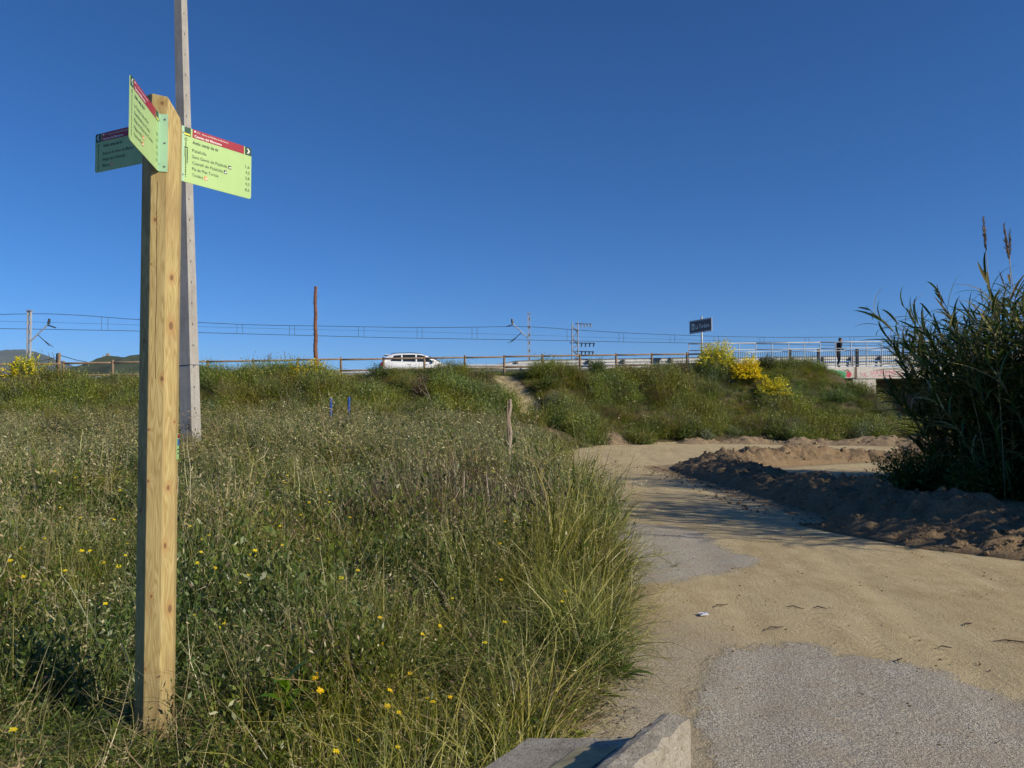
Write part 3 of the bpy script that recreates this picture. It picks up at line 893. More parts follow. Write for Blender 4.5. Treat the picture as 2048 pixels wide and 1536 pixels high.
def meadow():
    r = np.random.default_rng(3)
    out = []
    for (y0, y1, dens, sc) in ((1.6, 4.6, 165, .95), (4.6, 8, 100, 1.05), (8, 13, 56, 1.15), (13, 20, 30, 1.3), (20, 31, 18, 1.55)):
        xa = -0.72 * y1 - 2
        n = int((y1 - y0) * (4.5 - xa) * dens)
        x = r.uniform(xa, 4.5, n); y = r.uniform(y0, y1, n)
        e = bound_x(y) - x + 0.25 * (fbm(x * 1.5, y * 1.5, 77, 3) - .5)
        s, d = sd(x, y)
        k = (e > 0) & in_wedge(x, y) & (d > 5.0)
        k &= ~((np.hypot(x - POST[0] - .02, y - POST[1]) < .14))
        thin = fbm(x * .9, y * .9, 31, 3)
        k &= r.uniform(0, 1, n) < np.clip(1.25 - np.exp(-(((x + 1.9) / .8) ** 2 + ((y - 8.2) / .7) ** 2)) - np.exp(-(((x + 2.3) / .5) ** 2 + ((y - 3.6) / .3) ** 2)) * 0.6 - np.clip(thin - .52, 0, 1) * 3.2, .12, 1)
        creep = (e <= 0) & (e > -.55) & in_wedge(x, y) & (d > 5.5) & (r.uniform(0, 1, n) < .30 * np.exp(e * 5.0))
        small = creep[k | creep]
        k = k | creep
        x, y, e = x[k], y[k], e[k]
        n = len(x)
        a = fbm(x * .55, y * .55, 51, 3); b = fbm(x * .8 + 40, y * .8, 52, 3); c = fbm(x * 1.6, y * 1.6 + 9, 53, 3)
        farw = sst(9, 17, y)
        edge = np.exp(-(np.maximum(e, 0) / .7) ** 2)
        dead = np.exp(-(((x + .6) / 1.0) ** 2 + ((y - 11) / 1.4) ** 2)) + .6 * np.exp(-(((x - .1) / .5) ** 2 + ((y - 8.6) / .6) ** 2)) + .5 * np.exp(-(((x - .25) / .25) ** 2 + ((y - 4.3) / .25) ** 2))
        dry = np.exp(-(((x + 1.9) / .8) ** 2 + ((y - 8.2) / .8) ** 2)) + .8 * np.exp(-(((x + 2.25) / .35) ** 2 + ((y - 4.2) / .6) ** 2)) + np.clip(c - .6, 0, 1) * 1.6
        names = ['fine', 'grey', 'long', 'forb', 'twig', 'dry', 'dead', 'oat', 'stem', 'broad']
        pr = np.stack([
            0.9 + 1.2 * sst(.4, .6, a),
            0.15 + 1.7 * farw + 0.5 * sst(.5, .65, b),
            0.10 + 2.6 * edge,
            (0.35 + 2.4 * sst(.5, .62, 1 - a)) * (1 - .6 * farw) * (1 - .5 * edge),
            0.35 + 1.2 * sst(.5, .62, 1 - b) * (1 - edge),
            0.12 + 3.5 * dry,
            0.02 + 13.0 * dead,
            0.015 + .04 * farw + .30 * sst(-1.9, -2.6, x) * sst(3.4, 4.2, y) * sst(10, 7, y) * sst(.45, .6, b),
            (0.40 + 1.0 * sst(.5, .62, c)) * (1 - .3 * edge),
            (0.04 + 1.1 * sst(.56, .68, fbm(x * 1.1 + 7, y * 1.1, 54, 2))) * (1 - .8 * farw)], 1)
        kk = np.minimum((r.uniform(0, 1, (n, 1)) > np.cumsum(pr / pr.sum(1, keepdims=True), 1)).sum(1), len(names) - 1)
        gh = grass_h(x, y) * min(sc, 1.12) * (1 - .22 * sst(16, 26, y)) * r.uniform(.7, 1.2, n)
        gh = gh * np.where(kk == 2, 1.0, 1 - .25 * edge)
        z = terrain(x, y) - .02
        lean = 0.24 * edge + 0.05            # plants lean out over the track
        rot = np.stack([r.normal(size=n) * .10, lean + r.normal(size=n) * .14, np.zeros(n)], 1)
        rot[:, 2] = np.where(edge > .35, r.normal(size=n) * .7, r.uniform(0, 2 * math.pi, n))
        w = sc * r.uniform(.85, 1.25, n) * (1 + .25 * farw)
        P, S = np.stack([x, y, z], 1), np.stack([w, w, gh], 1)
        S[small] *= r.uniform(.22, .5, (small.sum(), 1))
        kk[small] = r.choice([0, 3, 5, 5, 8], small.sum())
        far = int(y0 >= 8)
        for j, nm in enumerate(names):
            m_ = kk == j
            if m_.any():
                out.append(merge_plants(MEADOW[nm, far], r.integers(0, 6, m_.sum()), P[m_], rot[m_], S[m_], r))
    Vs, Qs, Ms, Ts, Ps = [], [], [], [], []; base = 0
    for (v, q, m_, t, p, b) in out:
        Vs += v; Qs += [qq + base for qq in q]; Ms += m_; Ts += t; Ps += p; base += b
    Q = np.concatenate(Qs)
    me = make_mesh("meadow_grass", np.concatenate(Vs), Q, MM, np.concatenate(Ms), {"tint": np.concatenate(Ts), "pv": np.concatenate(Ps)}, True)
    o = link("meadow_grass", me)
    o["kind"] = "stuff"; tag(o, "tall mixed grass and weeds covering the field left of the track", "grass")
    return len(Q)
n_meadow = meadow()
print('meadow quads', n_meadow)

# ------------------------------------------------------------------ scrub on the road bank
def bank():
    r = np.random.default_rng(5)
    n = 15500
    s = r.uniform(-26, 46, n); d = r.uniform(-.4, 7.4, n)
    P2 = np.stack([LX + s * LC + d * LK, LY + s * LK - d * LC], 1)
    x, y = P2[:, 0], P2[:, 1]
    e = bound_x(y) - x
    k = ~((d > 5.7 + 1.5 * sst(.42, .62, fbm(s * .7, d * .3, 19, 2))) & (e < 0) & (s < 34)) & (np.abs(s - PATH_S(d)) > (.72 + .8 * (fbm(s * 2, d * 2, 9, 2) - .4)) * (d > .2))
    k &= ~((s > 31.5) & (d < .45))
    k &= in_wedge(x, y, 5)
    x, y, s, d = x[k], y[k], s[k], d[k]; n = len(x)
    a = fbm(s * .45, d * .6, 61, 3); b = fbm(s * .7 + 20, d * .9, 62, 3); c = fbm(s * 1.1, d * 1.2 + 30, 63, 3)
    names = ['bush_green', 'bush_olive', 'bush_grey', 'bank_grass', 'bank_green', 'bank_brown', 'low_leaf', 'grey']
    foot_ = sst(4.8, 6.0, d)
    pr = np.stack([.35 + 3 * sst(.5, .6, a), .4 + 2.5 * sst(.5, .6, b), .12 + 1.8 * sst(.55, .66, c), .7 + 2.0 * sst(.48, .6, 1 - a),
                   .7 + 1.8 * sst(.5, .6, 1 - b), .12 + 2.2 * sst(.55, .66, 1 - c), .05 + 1.2 * foot_, .1 + .5 * foot_], 1)
    ids, kk = pick_kinds(r, names, pr)
    cl = sst(.40, .66, fbm(s * .55, d * .7, 71, 2))
    hh = (.50 + 1.05 * cl) * r.uniform(.75, 1.25, n) * (1 - .58 * sst(1.7, -.2, d))
    hh = hh * np.where(kk == 7, 1.3, 1) * (1 - .55 * sst(28.5, 31, s) * sst(3.4, 1.6, d))
    w = r.uniform(.85, 1.35, n) * (.8 + .45 * cl)
    z = terrain(x, y) - .05
    rot = np.stack([r.normal(size=n) * .1 + .10, r.normal(size=n) * .12, r.uniform(0, 2 * math.pi, n)], 1)
    scatter("bank_scrub", "green scrub, weeds and grass covering the slope of the road bank", np.stack([x, y, z], 1), ids, rot, np.stack([w, w, hh], 1), cat="scrub")
    # verge beyond the fence
    n = 900
    s = r.uniform(-26, 31, n); d = r.uniform(-1.5, .2, n)
    x = LX + s * LC + d * LK; y = LY + s * LK - d * LC
    ids = r.choice(KIND['bank_grass'] + KIND['grey'] + KIND['bank_green'], n)
    hh = r.uniform(.3, .65, n); w = r.uniform(.6, 1.0, n)
    scatter("verge_grass", "thin grass along the verge behind the wooden fence", np.stack([x, y, terrain(x, y) - .03], 1), ids,
            np.stack([r.normal(size=n) * .1, r.normal(size=n) * .1, r.uniform(0, 6.28, n)], 1), np.stack([w, w, hh], 1), cat="grass")
bank()
# ------------------------------------------------------------------ lettering
def text_mb(mb, s, org, ux, uy, height, width=None, align='L', mi=0, bold=0.0):
    """flat letters: org = baseline start, ux/uy unit axes, height = cap height"""
    cu = bpy.data.curves.new("t", 'FONT'); cu.body = s; cu.size = 1.0; cu.offset = bold; cu.resolution_u = 2
    ob = bpy.data.objects.new("t", cu); COL.objects.link(ob)
    dg = bpy.context.evaluated_depsgraph_get()
    me = ob.evaluated_get(dg).to_mesh()
    v = np.array([p.co[:] for p in me.vertices]); f = [tuple(p.vertices) for p in me.polygons]
    ob.evaluated_get(dg).to_mesh_clear()
    bpy.data.objects.remove(ob); bpy.data.curves.remove(cu)
    if not len(v): return 0
    sy = height / 0.73
    x0, x1 = v[:, 0].min(), v[:, 0].max()
    sx = sy * 0.82 if width is None else width / (x1 - x0)
    xs = (v[:, 0] - x0) * sx
    if align == 'R': xs = xs - xs.max()
    if align == 'C': xs = xs - xs.max() / 2
    org, ux, uy = Vector(org), Vector(ux), Vector(uy)
    mb.add([org + ux * float(a) + uy * float(b * sy) for a, b in zip(xs, v[:, 1])], f, mi)
    return (x1 - x0) * sx

# ------------------------------------------------------------------ wooden signpost with three panels
def wood_post_material():
    m, nt, b, o = nmat("pine_post")
    uv = N(nt, "ShaderNodeUVMap"); uv.uv_map = "grain"
    sep = N(nt, "ShaderNodeSeparateXYZ"); L(nt, uv.outputs[0], sep.inputs[0])
    U, V = sep.outputs[0], sep.outputs[1]
    w = .0692
    zz = lambda py: 1.6 + (814 - py) / 1540 * 3.64
    knots = [(.020, zz(443), .008, .010), (.006, zz(533), .004, .005), (.060, zz(763), .009, .014), (.004, zz(865), .006, .008), (.006, zz(967), .006, .008),
             (.026, zz(1195), .006, .009), (.006, zz(1337), .005, .007), (.044, zz(205), .010, .011),
             (w + .034, zz(557), .012, .016), (w + .034, zz(655), .014, .022), (w + .060, zz(850), .006, .007), (w + .030, zz(982), .010, .014), (w + .018, zz(1097), .010, .015), (w + .048, zz(1225), .013, .022),
             (7.5 * w, 1.9, .008, .012), (7.4 * w, 1.1, .008, .012), (2.4 * w, 2.2, .01, .014), (2.5 * w, 1.2, .01, .014)]
    dmin = None
    for (ku, kv, ru, rv) in knots:
        du = mth(nt, 'DIVIDE', mth(nt, 'SUBTRACT', U, ku), ru * 1.15); dv = mth(nt, 'DIVIDE', mth(nt, 'SUBTRACT', V, kv), rv * 1.3)
        dd = mth(nt, 'SQRT', mth(nt, 'ADD', mth(nt, 'MULTIPLY', du, du), mth(nt, 'MULTIPLY', dv, dv)))
        dmin = dd if dmin is None else mth(nt, 'MINIMUM', dmin, dd)
    infl = mth(nt, 'POWER', 2.718, mth(nt, 'MULTIPLY', dmin, -0.45))
    cmb = N(nt, "ShaderNodeCombineXYZ")
    L(nt, mth(nt, 'ADD', mth(nt, 'MULTIPLY', U, 14.0), mth(nt, 'MULTIPLY', infl, 0.55)), cmb.inputs[0]); L(nt, mth(nt, 'MULTIPLY', V, 0.9), cmb.inputs[1])
    big = noise_n(nt, cmb.outputs[0], 1.6, 2, 0.5)
    rings = mth(nt, 'MULTIPLY_ADD', mth(nt, 'SINE', mth(nt, 'MULTIPLY', big, 95.0)), 0.5, 0.5)
    kr = mth(nt, 'MULTIPLY', mth(nt, 'MULTIPLY_ADD', mth(nt, 'SINE', mth(nt, 'MULTIPLY', dmin, 7.0)), 0.5, 0.5), ramp(nt, dmin, [(0.0, 1.0), (1.0, 0.0)]))
    n2 = noise_n(nt, mapping(nt, uv.outputs[0], (30, 1.1, 1)), 1.0, 4)
    fib = noise_n(nt, mapping(nt, uv.outputs[0], (420, 9, 1)), 1.0, 3)
    blot = noise_n(nt, mapping(nt, uv.outputs[0], (9, 2.2, 1)), 1.0, 4)
    col = ramp(nt, rings, [(0.0, (0.37, 0.275, 0.105)), (0.55, (0.50, 0.395, 0.165)), (1.0, (0.55, 0.45, 0.20))])
    col = mixc(nt, ramp(nt, n2, [(0.42, 0.0), (0.66, 0.55)]), col, (0.38, 0.275, 0.115))
    col = mixc(nt, ramp(nt, blot, [(0.48, 0.0), (0.68, 0.7)]), col, (0.30, 0.20, 0.085))
    col = mixc(nt, ramp(nt, fib, [(0.4, 0.22), (0.6, 0.0)]), col, (0.26, 0.19, 0.08))
    halo = ramp(nt, mth(nt, 'MULTIPLY', dmin, 0.4), [(0.30, 0.75), (0.95, 0.0)])
    col = mixc(nt, halo, col, (0.40, 0.24, 0.09))
    col = mixc(nt, mth(nt, 'MULTIPLY', kr, 0.65), col, (0.24, 0.14, 0.06))
    core = ramp(nt, dmin, [(0.55, 0.8), (0.80, 0.0)])
    col = mixc(nt, core, col, (0.16, 0.095, 0.05))
    foot_ = ramp(nt, mth(nt, 'ADD', V, mth(nt, 'MULTIPLY', mth(nt, 'SUBTRACT', noise_n(nt, mapping(nt, uv.outputs[0], (20, 6, 1)), 1.0, 5), 0.5), 0.5)), [(0.05, 0.75), (0.42, 0.0)])
    col = mixc(nt, foot_, col, (0.20, 0.15, 0.085))
    # drying crack
    wob = mth(nt, 'MULTIPLY', mth(nt, 'SUBTRACT', noise_n(nt, mapping(nt, uv.outputs[0], (0, 2.2, 1)), 1.0, 3), 0.5), 0.022)
    cr = mth(nt, 'ABSOLUTE', mth(nt, 'SUBTRACT', mth(nt, 'SUBTRACT', U, 0.030), wob))
    lim = mth(nt, 'MULTIPLY', mth(nt, 'GREATER_THAN', V, 1.72), mth(nt, 'LESS_THAN', V, 2.66))
    crack = mth(nt, 'MULTIPLY', mth(nt, 'LESS_THAN', cr, 0.0014), lim)
    col = mixc(nt, crack, col, (0.09, 0.04, 0.02))
    L(nt, col, b.inputs["Base Color"]); b.inputs["Roughness"].default_value = 0.62; b.inputs["Specular IOR Level"].default_value = 0.25
    h = mth(nt, 'ADD', mth(nt, 'MULTIPLY', fib, 0.0006), mth(nt, 'MULTIPLY', crack, -0.004))
    h = mth(nt, 'ADD', h, mth(nt, 'MULTIPLY', rings, 0.0003)); h = mth(nt, 'ADD', h, mth(nt, 'MULTIPLY', core, -0.0008))
    bump(nt, h, 0.7, 1.0, b)
    return m
M['pine'] = wood_post_material()
def sheet_paint(name, col, rough=0.42, var=0.04):
    m, nt, b, o = nmat(name)
    n = noise_n(nt, objco(nt), 14, 4)
    L(nt, ramp(nt, n, [(0.3, tuple(c * (1 - var) for c in col)), (0.7, tuple(min(1, c * (1 + var)) for c in col))]), b.inputs["Base Color"])
    b.inputs["Roughness"].default_value = rough
    bump(nt, n, 0.08, 0.01, b)
    return m
M['sign_green'] = sheet_paint("sign_pale_green", (0.41, 0.60, 0.235))
M['sign_mint'] = sheet_paint("bracket_mint", (0.37, 0.60, 0.40))
M['sign_dark'] = sheet_paint("sign_dark_green", (0.02, 0.075, 0.045))
M['sign_red'] = sheet_paint("sign_crimson", (0.34, 0.022, 0.038))
M['sign_text'] = sheet_paint("sign_text_green", (0.035, 0.065, 0.035))
M['sign_white'] = sheet_paint("sign_white", (0.82, 0.85, 0.78))
M['sign_orange'] = sheet_paint("sign_orange", (0.80, 0.22, 0.05))
M['sign_yellow'] = sheet_paint("sign_yellow", (0.80, 0.74, 0.05))
M['screw'] = simple("screw_steel", (0.33, 0.34, 0.33), 0.35, metal=0.9)
M['sign_blue'] = sheet_paint("sign_blue", (0.05, 0.14, 0.42))

signpost = thing("signpost", "tall octagonal pine post carrying three pale green direction panels", "signpost", (POST[0], POST[1], gz(*POST)))
PR = .0835
FACES = [165, 120, 75, 30, -15, -60, -105, -150]          # azimuths of the eight faces
def oct_corner(i, rad=PR):
    a = math.radians(FACES[i % 8] + 22.5)
    return Vector((math.sin(a), math.cos(a), 0)) * (rad / math.cos(math.radians(22.5)))
H0 = 3.095 - signpost.location.z
cut_dir = azv(52)
def cut_z(p):
    q = (p.x * cut_dir.x + p.y * cut_dir.y)
    return H0 - max(0.0, q + 0.008) * 1.25
bm = bmesh.new(); uvl = bm.loops.layers.uv.new("grain")
zs = [-.35, .0, .6, 1.2, 1.8, 2.4, 2.8]
side = 2 * PR * math.tan(math.radians(22.5))
cols = []
for i in range(8):
    c = oct_corner(i)
    cols.append([bm.verts.new((c.x, c.y, z)) for z in zs] + [bm.verts.new((c.x, c.y, cut_z(c)))])
for i in range(8):
    # face i lies between corner i (azimuth +22.5) and corner i+1 (azimuth -22.5)
    A, B = cols[i], cols[(i + 1) % 8]
    for k in range(len(A) - 1):
        f = bm.faces.new((A[k], A[k + 1], B[k + 1], B[k]))
        for lp in f.loops:
            lp[uvl].uv = ((i + (0 if lp.vert in A else 1)) * side, lp.vert.co.z)
top = bm.faces.new([cols[i][-1] for i in range(8)])
for lp in top.loops: lp[uvl].uv = (lp.vert.co.x + 5, lp.vert.co.y * .2)
bmesh.ops.triangulate(bm, faces=[top])
bm.normal_update()
bmesh.ops.recalc_face_normals(bm, faces=bm.faces)
es = [e for e in bm.edges if len(e.link_faces) == 2 and e.calc_face_angle(0) > 0.5]
bmesh.ops.bevel(bm, geom=es, offset=.003, segments=2, affect='EDGES', profile=0.6)
me = bpy.data.meshes.new("post"); bm.to_mesh(me); bm.free(); me.materials.append(M['pine'])
link("post", me, signpost)

def sign_panel(face, off, spread, length, height, ztop_w, flip, lines, numbers, icons, plabel, bracket_dir):
    """panel standing square to post face number `face`; flip: the reader's left end is the far tip"""
    n_face = azv(FACES[face]); tang = azv(FACES[face] - 90)
    base = Vector((0, 0, 0)) + n_face * (PR + .002) + tang * off
    dirv = azv(FACES[face] + spread)
    zt = ztop_w - signpost.location.z
    nrm_a = azv(FACES[face] + spread - 90); nrm_b = -nrm_a
    tocam = Vector((-POST[0], -POST[1], 0))
    nrm = nrm_a if nrm_a.dot(tocam) > 0 else nrm_b
    ux = dirv if not flip else -dirv
    o0 = base + Vector((0, 0, zt)) + (dirv * length if flip else Vector((0, 0, 0)))
    def pt(u, v, k=0.0):
        return o0 + ux * u + Vector((0, 0, -v)) + nrm * k
    th = .003
    # board with two rounded corners at its tip
    rc = .012
    tip = 0.0 if flip else length; foot_ = length if flip else 0.0; sg = 1 if flip else -1
    out = [pt(foot_, 0), pt(tip + sg * rc, 0), pt(tip + sg * rc * .3, rc * .3), pt(tip, rc), pt(tip, height - rc), pt(tip + sg * rc * .3, height - rc * .3), pt(tip + sg * rc, height), pt(foot_, height)]
    mb = MB(); mb.prism(out, -nrm * th, 0)
    panel = mb.build("sign_panel", [M['sign_green']], signpost)
    panel["label"] = plabel
    def rect(name, mat, boxes, k):
        q = MB()
        for (u0, u1, v0, v1) in boxes: q.box((0, 0, 0), (1, 1, 1), 0, Matrix.Translation(pt(u0, v1, .0004)) @ Matrix(((ux.x * (u1 - u0), nrm.x * k, 0, 0), (ux.y * (u1 - u0), nrm.y * k, 0, 0), (0, 0, v1 - v0, 0), (0, 0, 0, 1))))
        return q.build(name, mat, panel)
    hb = .0435
    sq = .040
    a0, a1 = (.004, .004 + sq) if flip else (length - sq - .001, length - .001)
    g0, g1 = (length - .058, length - .008) if flip else (.008, .052)
    r0, r1 = (a1 + .006, g0 - .006) if flip else (g1 + .010, a0 - .007)
    rect("header_band", M['sign_red'], [(r0, r1, .0004, hb)], .0007)
    rect("corner_square", M['sign_dark'], [(g0, g1, .0004, hb)], .0007)
    rect("corner_stripe", M['sign_yellow'], [(g0 + .004, g1 - .004, hb * .72, hb * .9)], .0014)
    rect("arrow_square", M['sign_dark'], [(a0, a1, .0004, hb)], .0007)
    q = MB(); ac = (a0 + a1) / 2; w_ = .0085 * (-1 if flip else 1)
    for vv in (-1, 1):
        q.add([pt(ac - w_ * 1.05, hb * .5 + vv * .0135, .0018), pt(ac - w_ * .05, hb * .5 + vv * .0135, .0018), pt(ac + w_ * 1.2, hb * .5, .0018), pt(ac + w_ * .2, hb * .5, .0018)], [(0, 1, 2, 3)], 0)
    q.build("arrow_mark", M['sign_white'], panel)
    up = Vector((0, 0, 1))
    # header lettering
    q = MB()
    q.tube([pt(r0 + .013, .010, .0013), pt(r0 + .013, .010, .0016)], .0046, 12)
    for j, wd_ in enumerate((.020, .022)): text_mb(q, ("Diputació", "Barcelona")[j], pt(r0 + .022, .0095 + j * .006, .0016), ux, up, .0036, wd_)
    text_mb(q, "Xarxa de Mobilitat de Barcelona", pt(r0 + .052, .0165, .0016), ux, up, .0085, min(.155, r1 - r0 - .062))
    q.build("network_lettering", M['sign_orange'] if False else M['sign_white'], panel)
    q = MB(); text_mb(q, "Camins del Maresme", pt(r0 + .010, .0385, .0016), ux, up, .0125, .158, bold=.018)
    q.build("route_lettering", M['sign_white'], panel)
    tx = .062
    q = MB(); text_mb(q, "Antic camp de tir", pt(tx, .0745, .001), ux, up, .0165, .150, bold=.016)
    q.build("place_lettering", M['sign_text'], panel)
    q = MB(); qn = MB()
    for j, s in enumerate(lines):
        vb = .1155 + j * .0310
        wd_ = len(s) * .0088
        got = text_mb(q, s, pt(tx, vb, .001), ux, up, .0160, min(wd_, length - tx - .09))
        if j < len(numbers) and numbers[j]:
            text_mb(qn, numbers[j], pt(length - (.012 if not flip else .022), vb, .001), ux, up, .0160, .026, 'R')
        if j in icons:
            x0 = tx + got + .007
            rect("pictogram", M['sign_orange'] if icons[j] == 'o' else M['sign_text'], [(x0, x0 + .018, vb - .0165, vb + .0015)], .0007)
            rect("pictogram_mark", M['sign_white'], [(x0 + .007, x0 + .016, vb - .011, vb - .003), (x0 + .003, x0 + .006, vb - .006, vb - .001)], .0012)
    q.build("destination_lettering", M['sign_text'], panel)
    if qn.v: qn.build("distance_lettering", M['sign_text'], panel)
    # route diagram
    q = MB(); cx_ = .026
    for a in range(14):
        t0, t1 = 2 * math.pi * a / 14, 2 * math.pi * (a + 1) / 14
        q.quad(pt(cx_ + .0075 * math.cos(t0), .062 + .0085 * math.sin(t0), .001), pt(cx_ + .0075 * math.cos(t1), .062 + .0085 * math.sin(t1), .001), pt(cx_ + .0048 * math.cos(t1), .062 + .0055 * math.sin(t1), .001), pt(cx_ + .0048 * math.cos(t0), .062 + .0055 * math.sin(t0), .001))
    def bar(u, v0, v1, w_=.0042):
        q.quad(pt(u - w_ / 2, v0, .001), pt(u + w_ / 2, v0, .001), pt(u + w_ / 2, v1, .001), pt(u - w_ / 2, v1, .001))
    hh = height - .012
    bar(cx_, .074, .100)
    if not flip:
        q.quad(pt(cx_ - .012, .100, .001), pt(cx_ + .012, .100, .001), pt(cx_ + .012, .106, .001), pt(cx_ - .012, .106, .001))
        bar(cx_ - .009, .109, .138); bar(cx_ - .009, .141, .146, .007); bar(cx_ - .009, .150, .154)
        bar(cx_ + .009, .109, .166); bar(cx_ + .009, .169, .174, .007); bar(cx_ + .009, .178, .182)
        bar(cx_, .109, .196); bar(cx_, .200, .206, .007); bar(cx_, .210, .232); bar(cx_, .236, .242, .007); bar(cx_, .246, .251)
    else:
        v = .100
        while v < hh - .02:
            bar(cx_, v, v + .018); bar(cx_, v + .021, v + .026, .0075); v += .031
    q.build("route_diagram", M['sign_text'], panel)
    # bent bracket screwed to the post face
    fd = tang * bracket_dir
    mb = MB()
    b0 = base + Vector((0, 0, zt)) - n_face * .0015
    mb.prism([b0, b0 + fd * .040, b0 + fd * .040 - up * height, b0 - up * height], n_face * .003)
    mb.prism([b0 + n_face * .003, b0 + n_face * .003 - up * height, b0 + n_face * .003 - up * height + dirv * .014, b0 + n_face * .003 + dirv * .014], nrm * .0035)
    mb.build("bracket", M['sign_mint'], panel)
    for fr in (.09, .5, .91):
        c = b0 + fd * .026 - up * height * fr + n_face * .003
        q = MB(); q.tube([c, c + n_face * .0028], [.0052, .0040], 10); q.build("screw", M['screw'], panel, smooth=False)
    for fr in (.12, .88):
        c = b0 + dirv * .011 - up * height * fr + nrm * .0036
        q = MB(); q.tube([c, c + nrm * .0022], [.0045, .0036], 10); q.build("screw", M['screw'], panel)
    return panel

sign_panel(3, -.024, 4, .415, .277, 2.997, False,
           ["Palafolls", "Sant Genís de Palafolls", "Castell de Palafolls", "Pla de Mas Tortós", "Tordera"],
           ["1,6", "4,5", "3,8", "4,3", "8,5"], {1: 'g', 2: 'g', 4: 'o'}, "sunlit panel pointing right with five destinations", 1)
sign_panel(0, -.002, 4.6, .45, .277, 2.998, True,
           ["La Tordera. Sota el Pont", "Desembocadura de la Tordera", "Platja de la Punta de la Tordera", "Malgrat de Mar", "Pineda de Mar"],
           ["0,2", "1,9", "2,4", "3,1", "9,0"], {3: 'o', 4: 'o'}, "edge-on panel reaching towards the viewer", -1 if False else 1)
sign_panel(5, .0, -3.5, .425, .200, 3.01, True,
           ["Estació de trens de Blanes", "Platja de s'Abanell", "Blanes"], ["2,6", "3,4", "3,3"], {2: 'o'}, "shaded dark panel pointing left behind the post", 1)
# narrow trail plate on the right-hand side of the post
pn = azv(FACES[2]); pt_ = azv(FACES[2] - 90)
pc = pn * (PR + .001) + Vector((0, 0, 1.6 + (814 - 895) / 1540 * 3.65 - signpost.location.z))
mb = MB(); mb.prism([pc - pt_ * .030 + Vector((0, 0, .062)), pc + pt_ * .030 + Vector((0, 0, .062)), pc + pt_ * .030 - Vector((0, 0, .062)), pc - pt_ * .030 - Vector((0, 0, .062))], pn * .004)
pl = mb.build("trail_plate", M['sign_green'], signpost); pl["label"] = "small trail plate on the side of the post"
for nm, mt, v0, v1 in (("plate_header", M['sign_red'], .060, .040), ("plate_picture", M['sign_blue'], .036, .004), ("plate_stripe", M['sign_dark'], -.012, -.018), ("plate_stripe", M['sign_dark'], -.03, -.036)):
    q = MB(); c = pc + pn * .0042
    q.prism([c - pt_ * .026 + Vector((0, 0, v0)), c + pt_ * .026 + Vector((0, 0, v0)), c + pt_ * .026 + Vector((0, 0, v1)), c - pt_ * .026 + Vector((0, 0, v1))], pn * .001)
    q.build(nm, mt, pl)
# ------------------------------------------------------------------ concrete utility pole
def concrete_material(name, c0, c1, scale=3.0, streak=True, rough=0.9):
    m, nt, b, o = nmat(name)
    pos = objco(nt)
    n1 = noise_n(nt, pos, scale, 6, 0.65); n2 = noise_n(nt, pos, scale * 14, 5, 0.7)
    c = ramp(nt, n1, [(0.3, c0), (0.7, c1)])
    if streak:
        st = noise_n(nt, mapping(nt, pos, (6, 6, 0.5)), 1.2, 5)
        c = mixc(nt, ramp(nt, st, [(0.5, 0.0), (0.75, 0.5)]), c, tuple(q * .6 for q in c0))
    c = mixc(nt, ramp(nt, n2, [(0.33, 0.6), (0.47, 0.0)]), c, tuple(q * .5 for q in c0))
    L(nt, c, b.inputs["Base Color"]); b.inputs["Roughness"].default_value = rough; b.inputs["Specular IOR Level"].default_value = 0.2
    bump(nt, mth(nt, 'ADD', mth(nt, 'MULTIPLY', n2, 0.006), mth(nt, 'MULTIPLY', n1, 0.01)), 0.6, 1.0, b)
    return m
M['pole_concrete'] = concrete_material("pole_concrete", (0.33, 0.315, 0.285), (0.46, 0.445, 0.41), 2.0)
M['white_concrete'] = concrete_material("pale_concrete", (0.52, 0.49, 0.44), (0.66, 0.63, 0.57), 0.8)
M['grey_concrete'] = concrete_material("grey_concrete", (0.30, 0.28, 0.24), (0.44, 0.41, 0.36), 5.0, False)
M['galv'] = simple("galvanised_steel", (0.50, 0.52, 0.53), 0.45, 0.15, 3, metal=0.55)
M['galv_pale'] = simple("painted_pale_steel", (0.46, 0.47, 0.47), 0.5, 0.12, 3, metal=0.15)
M['beam_pale'] = simple("beam_pale_steel", (0.56, 0.57, 0.56), 0.5, 0.15, 3, metal=0.15)
M['dark_metal'] = simple("dark_metal", (0.05, 0.055, 0.06), 0.5, 0.2, 6, metal=0.4)
M['black'] = simple("black_paint", (0.015, 0.015, 0.016), 0.6)

PX, PY = -7.90, 19.0
pole = thing("utility_pole", "tall tapering concrete pole with holed channel, behind the signpost", "utility pole", (PX, PY, gz(PX, PY) - .1))
def pole_section(z, H=12.6):
    k = 1 - 0.42 * z / H
    return .345 * k, .34 * k          # along the shaded face, across the channel
nA, nB = azv(197), azv(107)           # shaded face normal, channel face normal
axA, axB = -azv(122), azv(212)        # direction along each face
def pole_pt(a, b, z):                  # a along nB axis, b along nA axis
    return nB * a + nA * b + Vector((0, 0, z))
H = 12.6
mb = MB()
zs_ = [0, 3, 6, 9, 12.6]
rings = []
for z in zs_:
    l, w = pole_section(z); l /= 2; w /= 2
    fl_ = w * .62; dp = l * .18
    # I-section: flanges at +-b, channels open to +-a
    rings.append([pole_pt(l, w, z), pole_pt(l, w - fl_, z), pole_pt(l - dp, w - fl_ * 1.5, z), pole_pt(l - dp, -w + fl_ * 1.5, z), pole_pt(l, -w + fl_, z), pole_pt(l, -w, z),
                  pole_pt(-l, -w, z), pole_pt(-l, -w + fl_, z), pole_pt(-l + dp, -w + fl_ * 1.5, z), pole_pt(-l + dp, w - fl_ * 1.5, z), pole_pt(-l, w - fl_, z), pole_pt(-l, w, z)])
n = 12
v = [q for r_ in rings for q in r_]; f = []
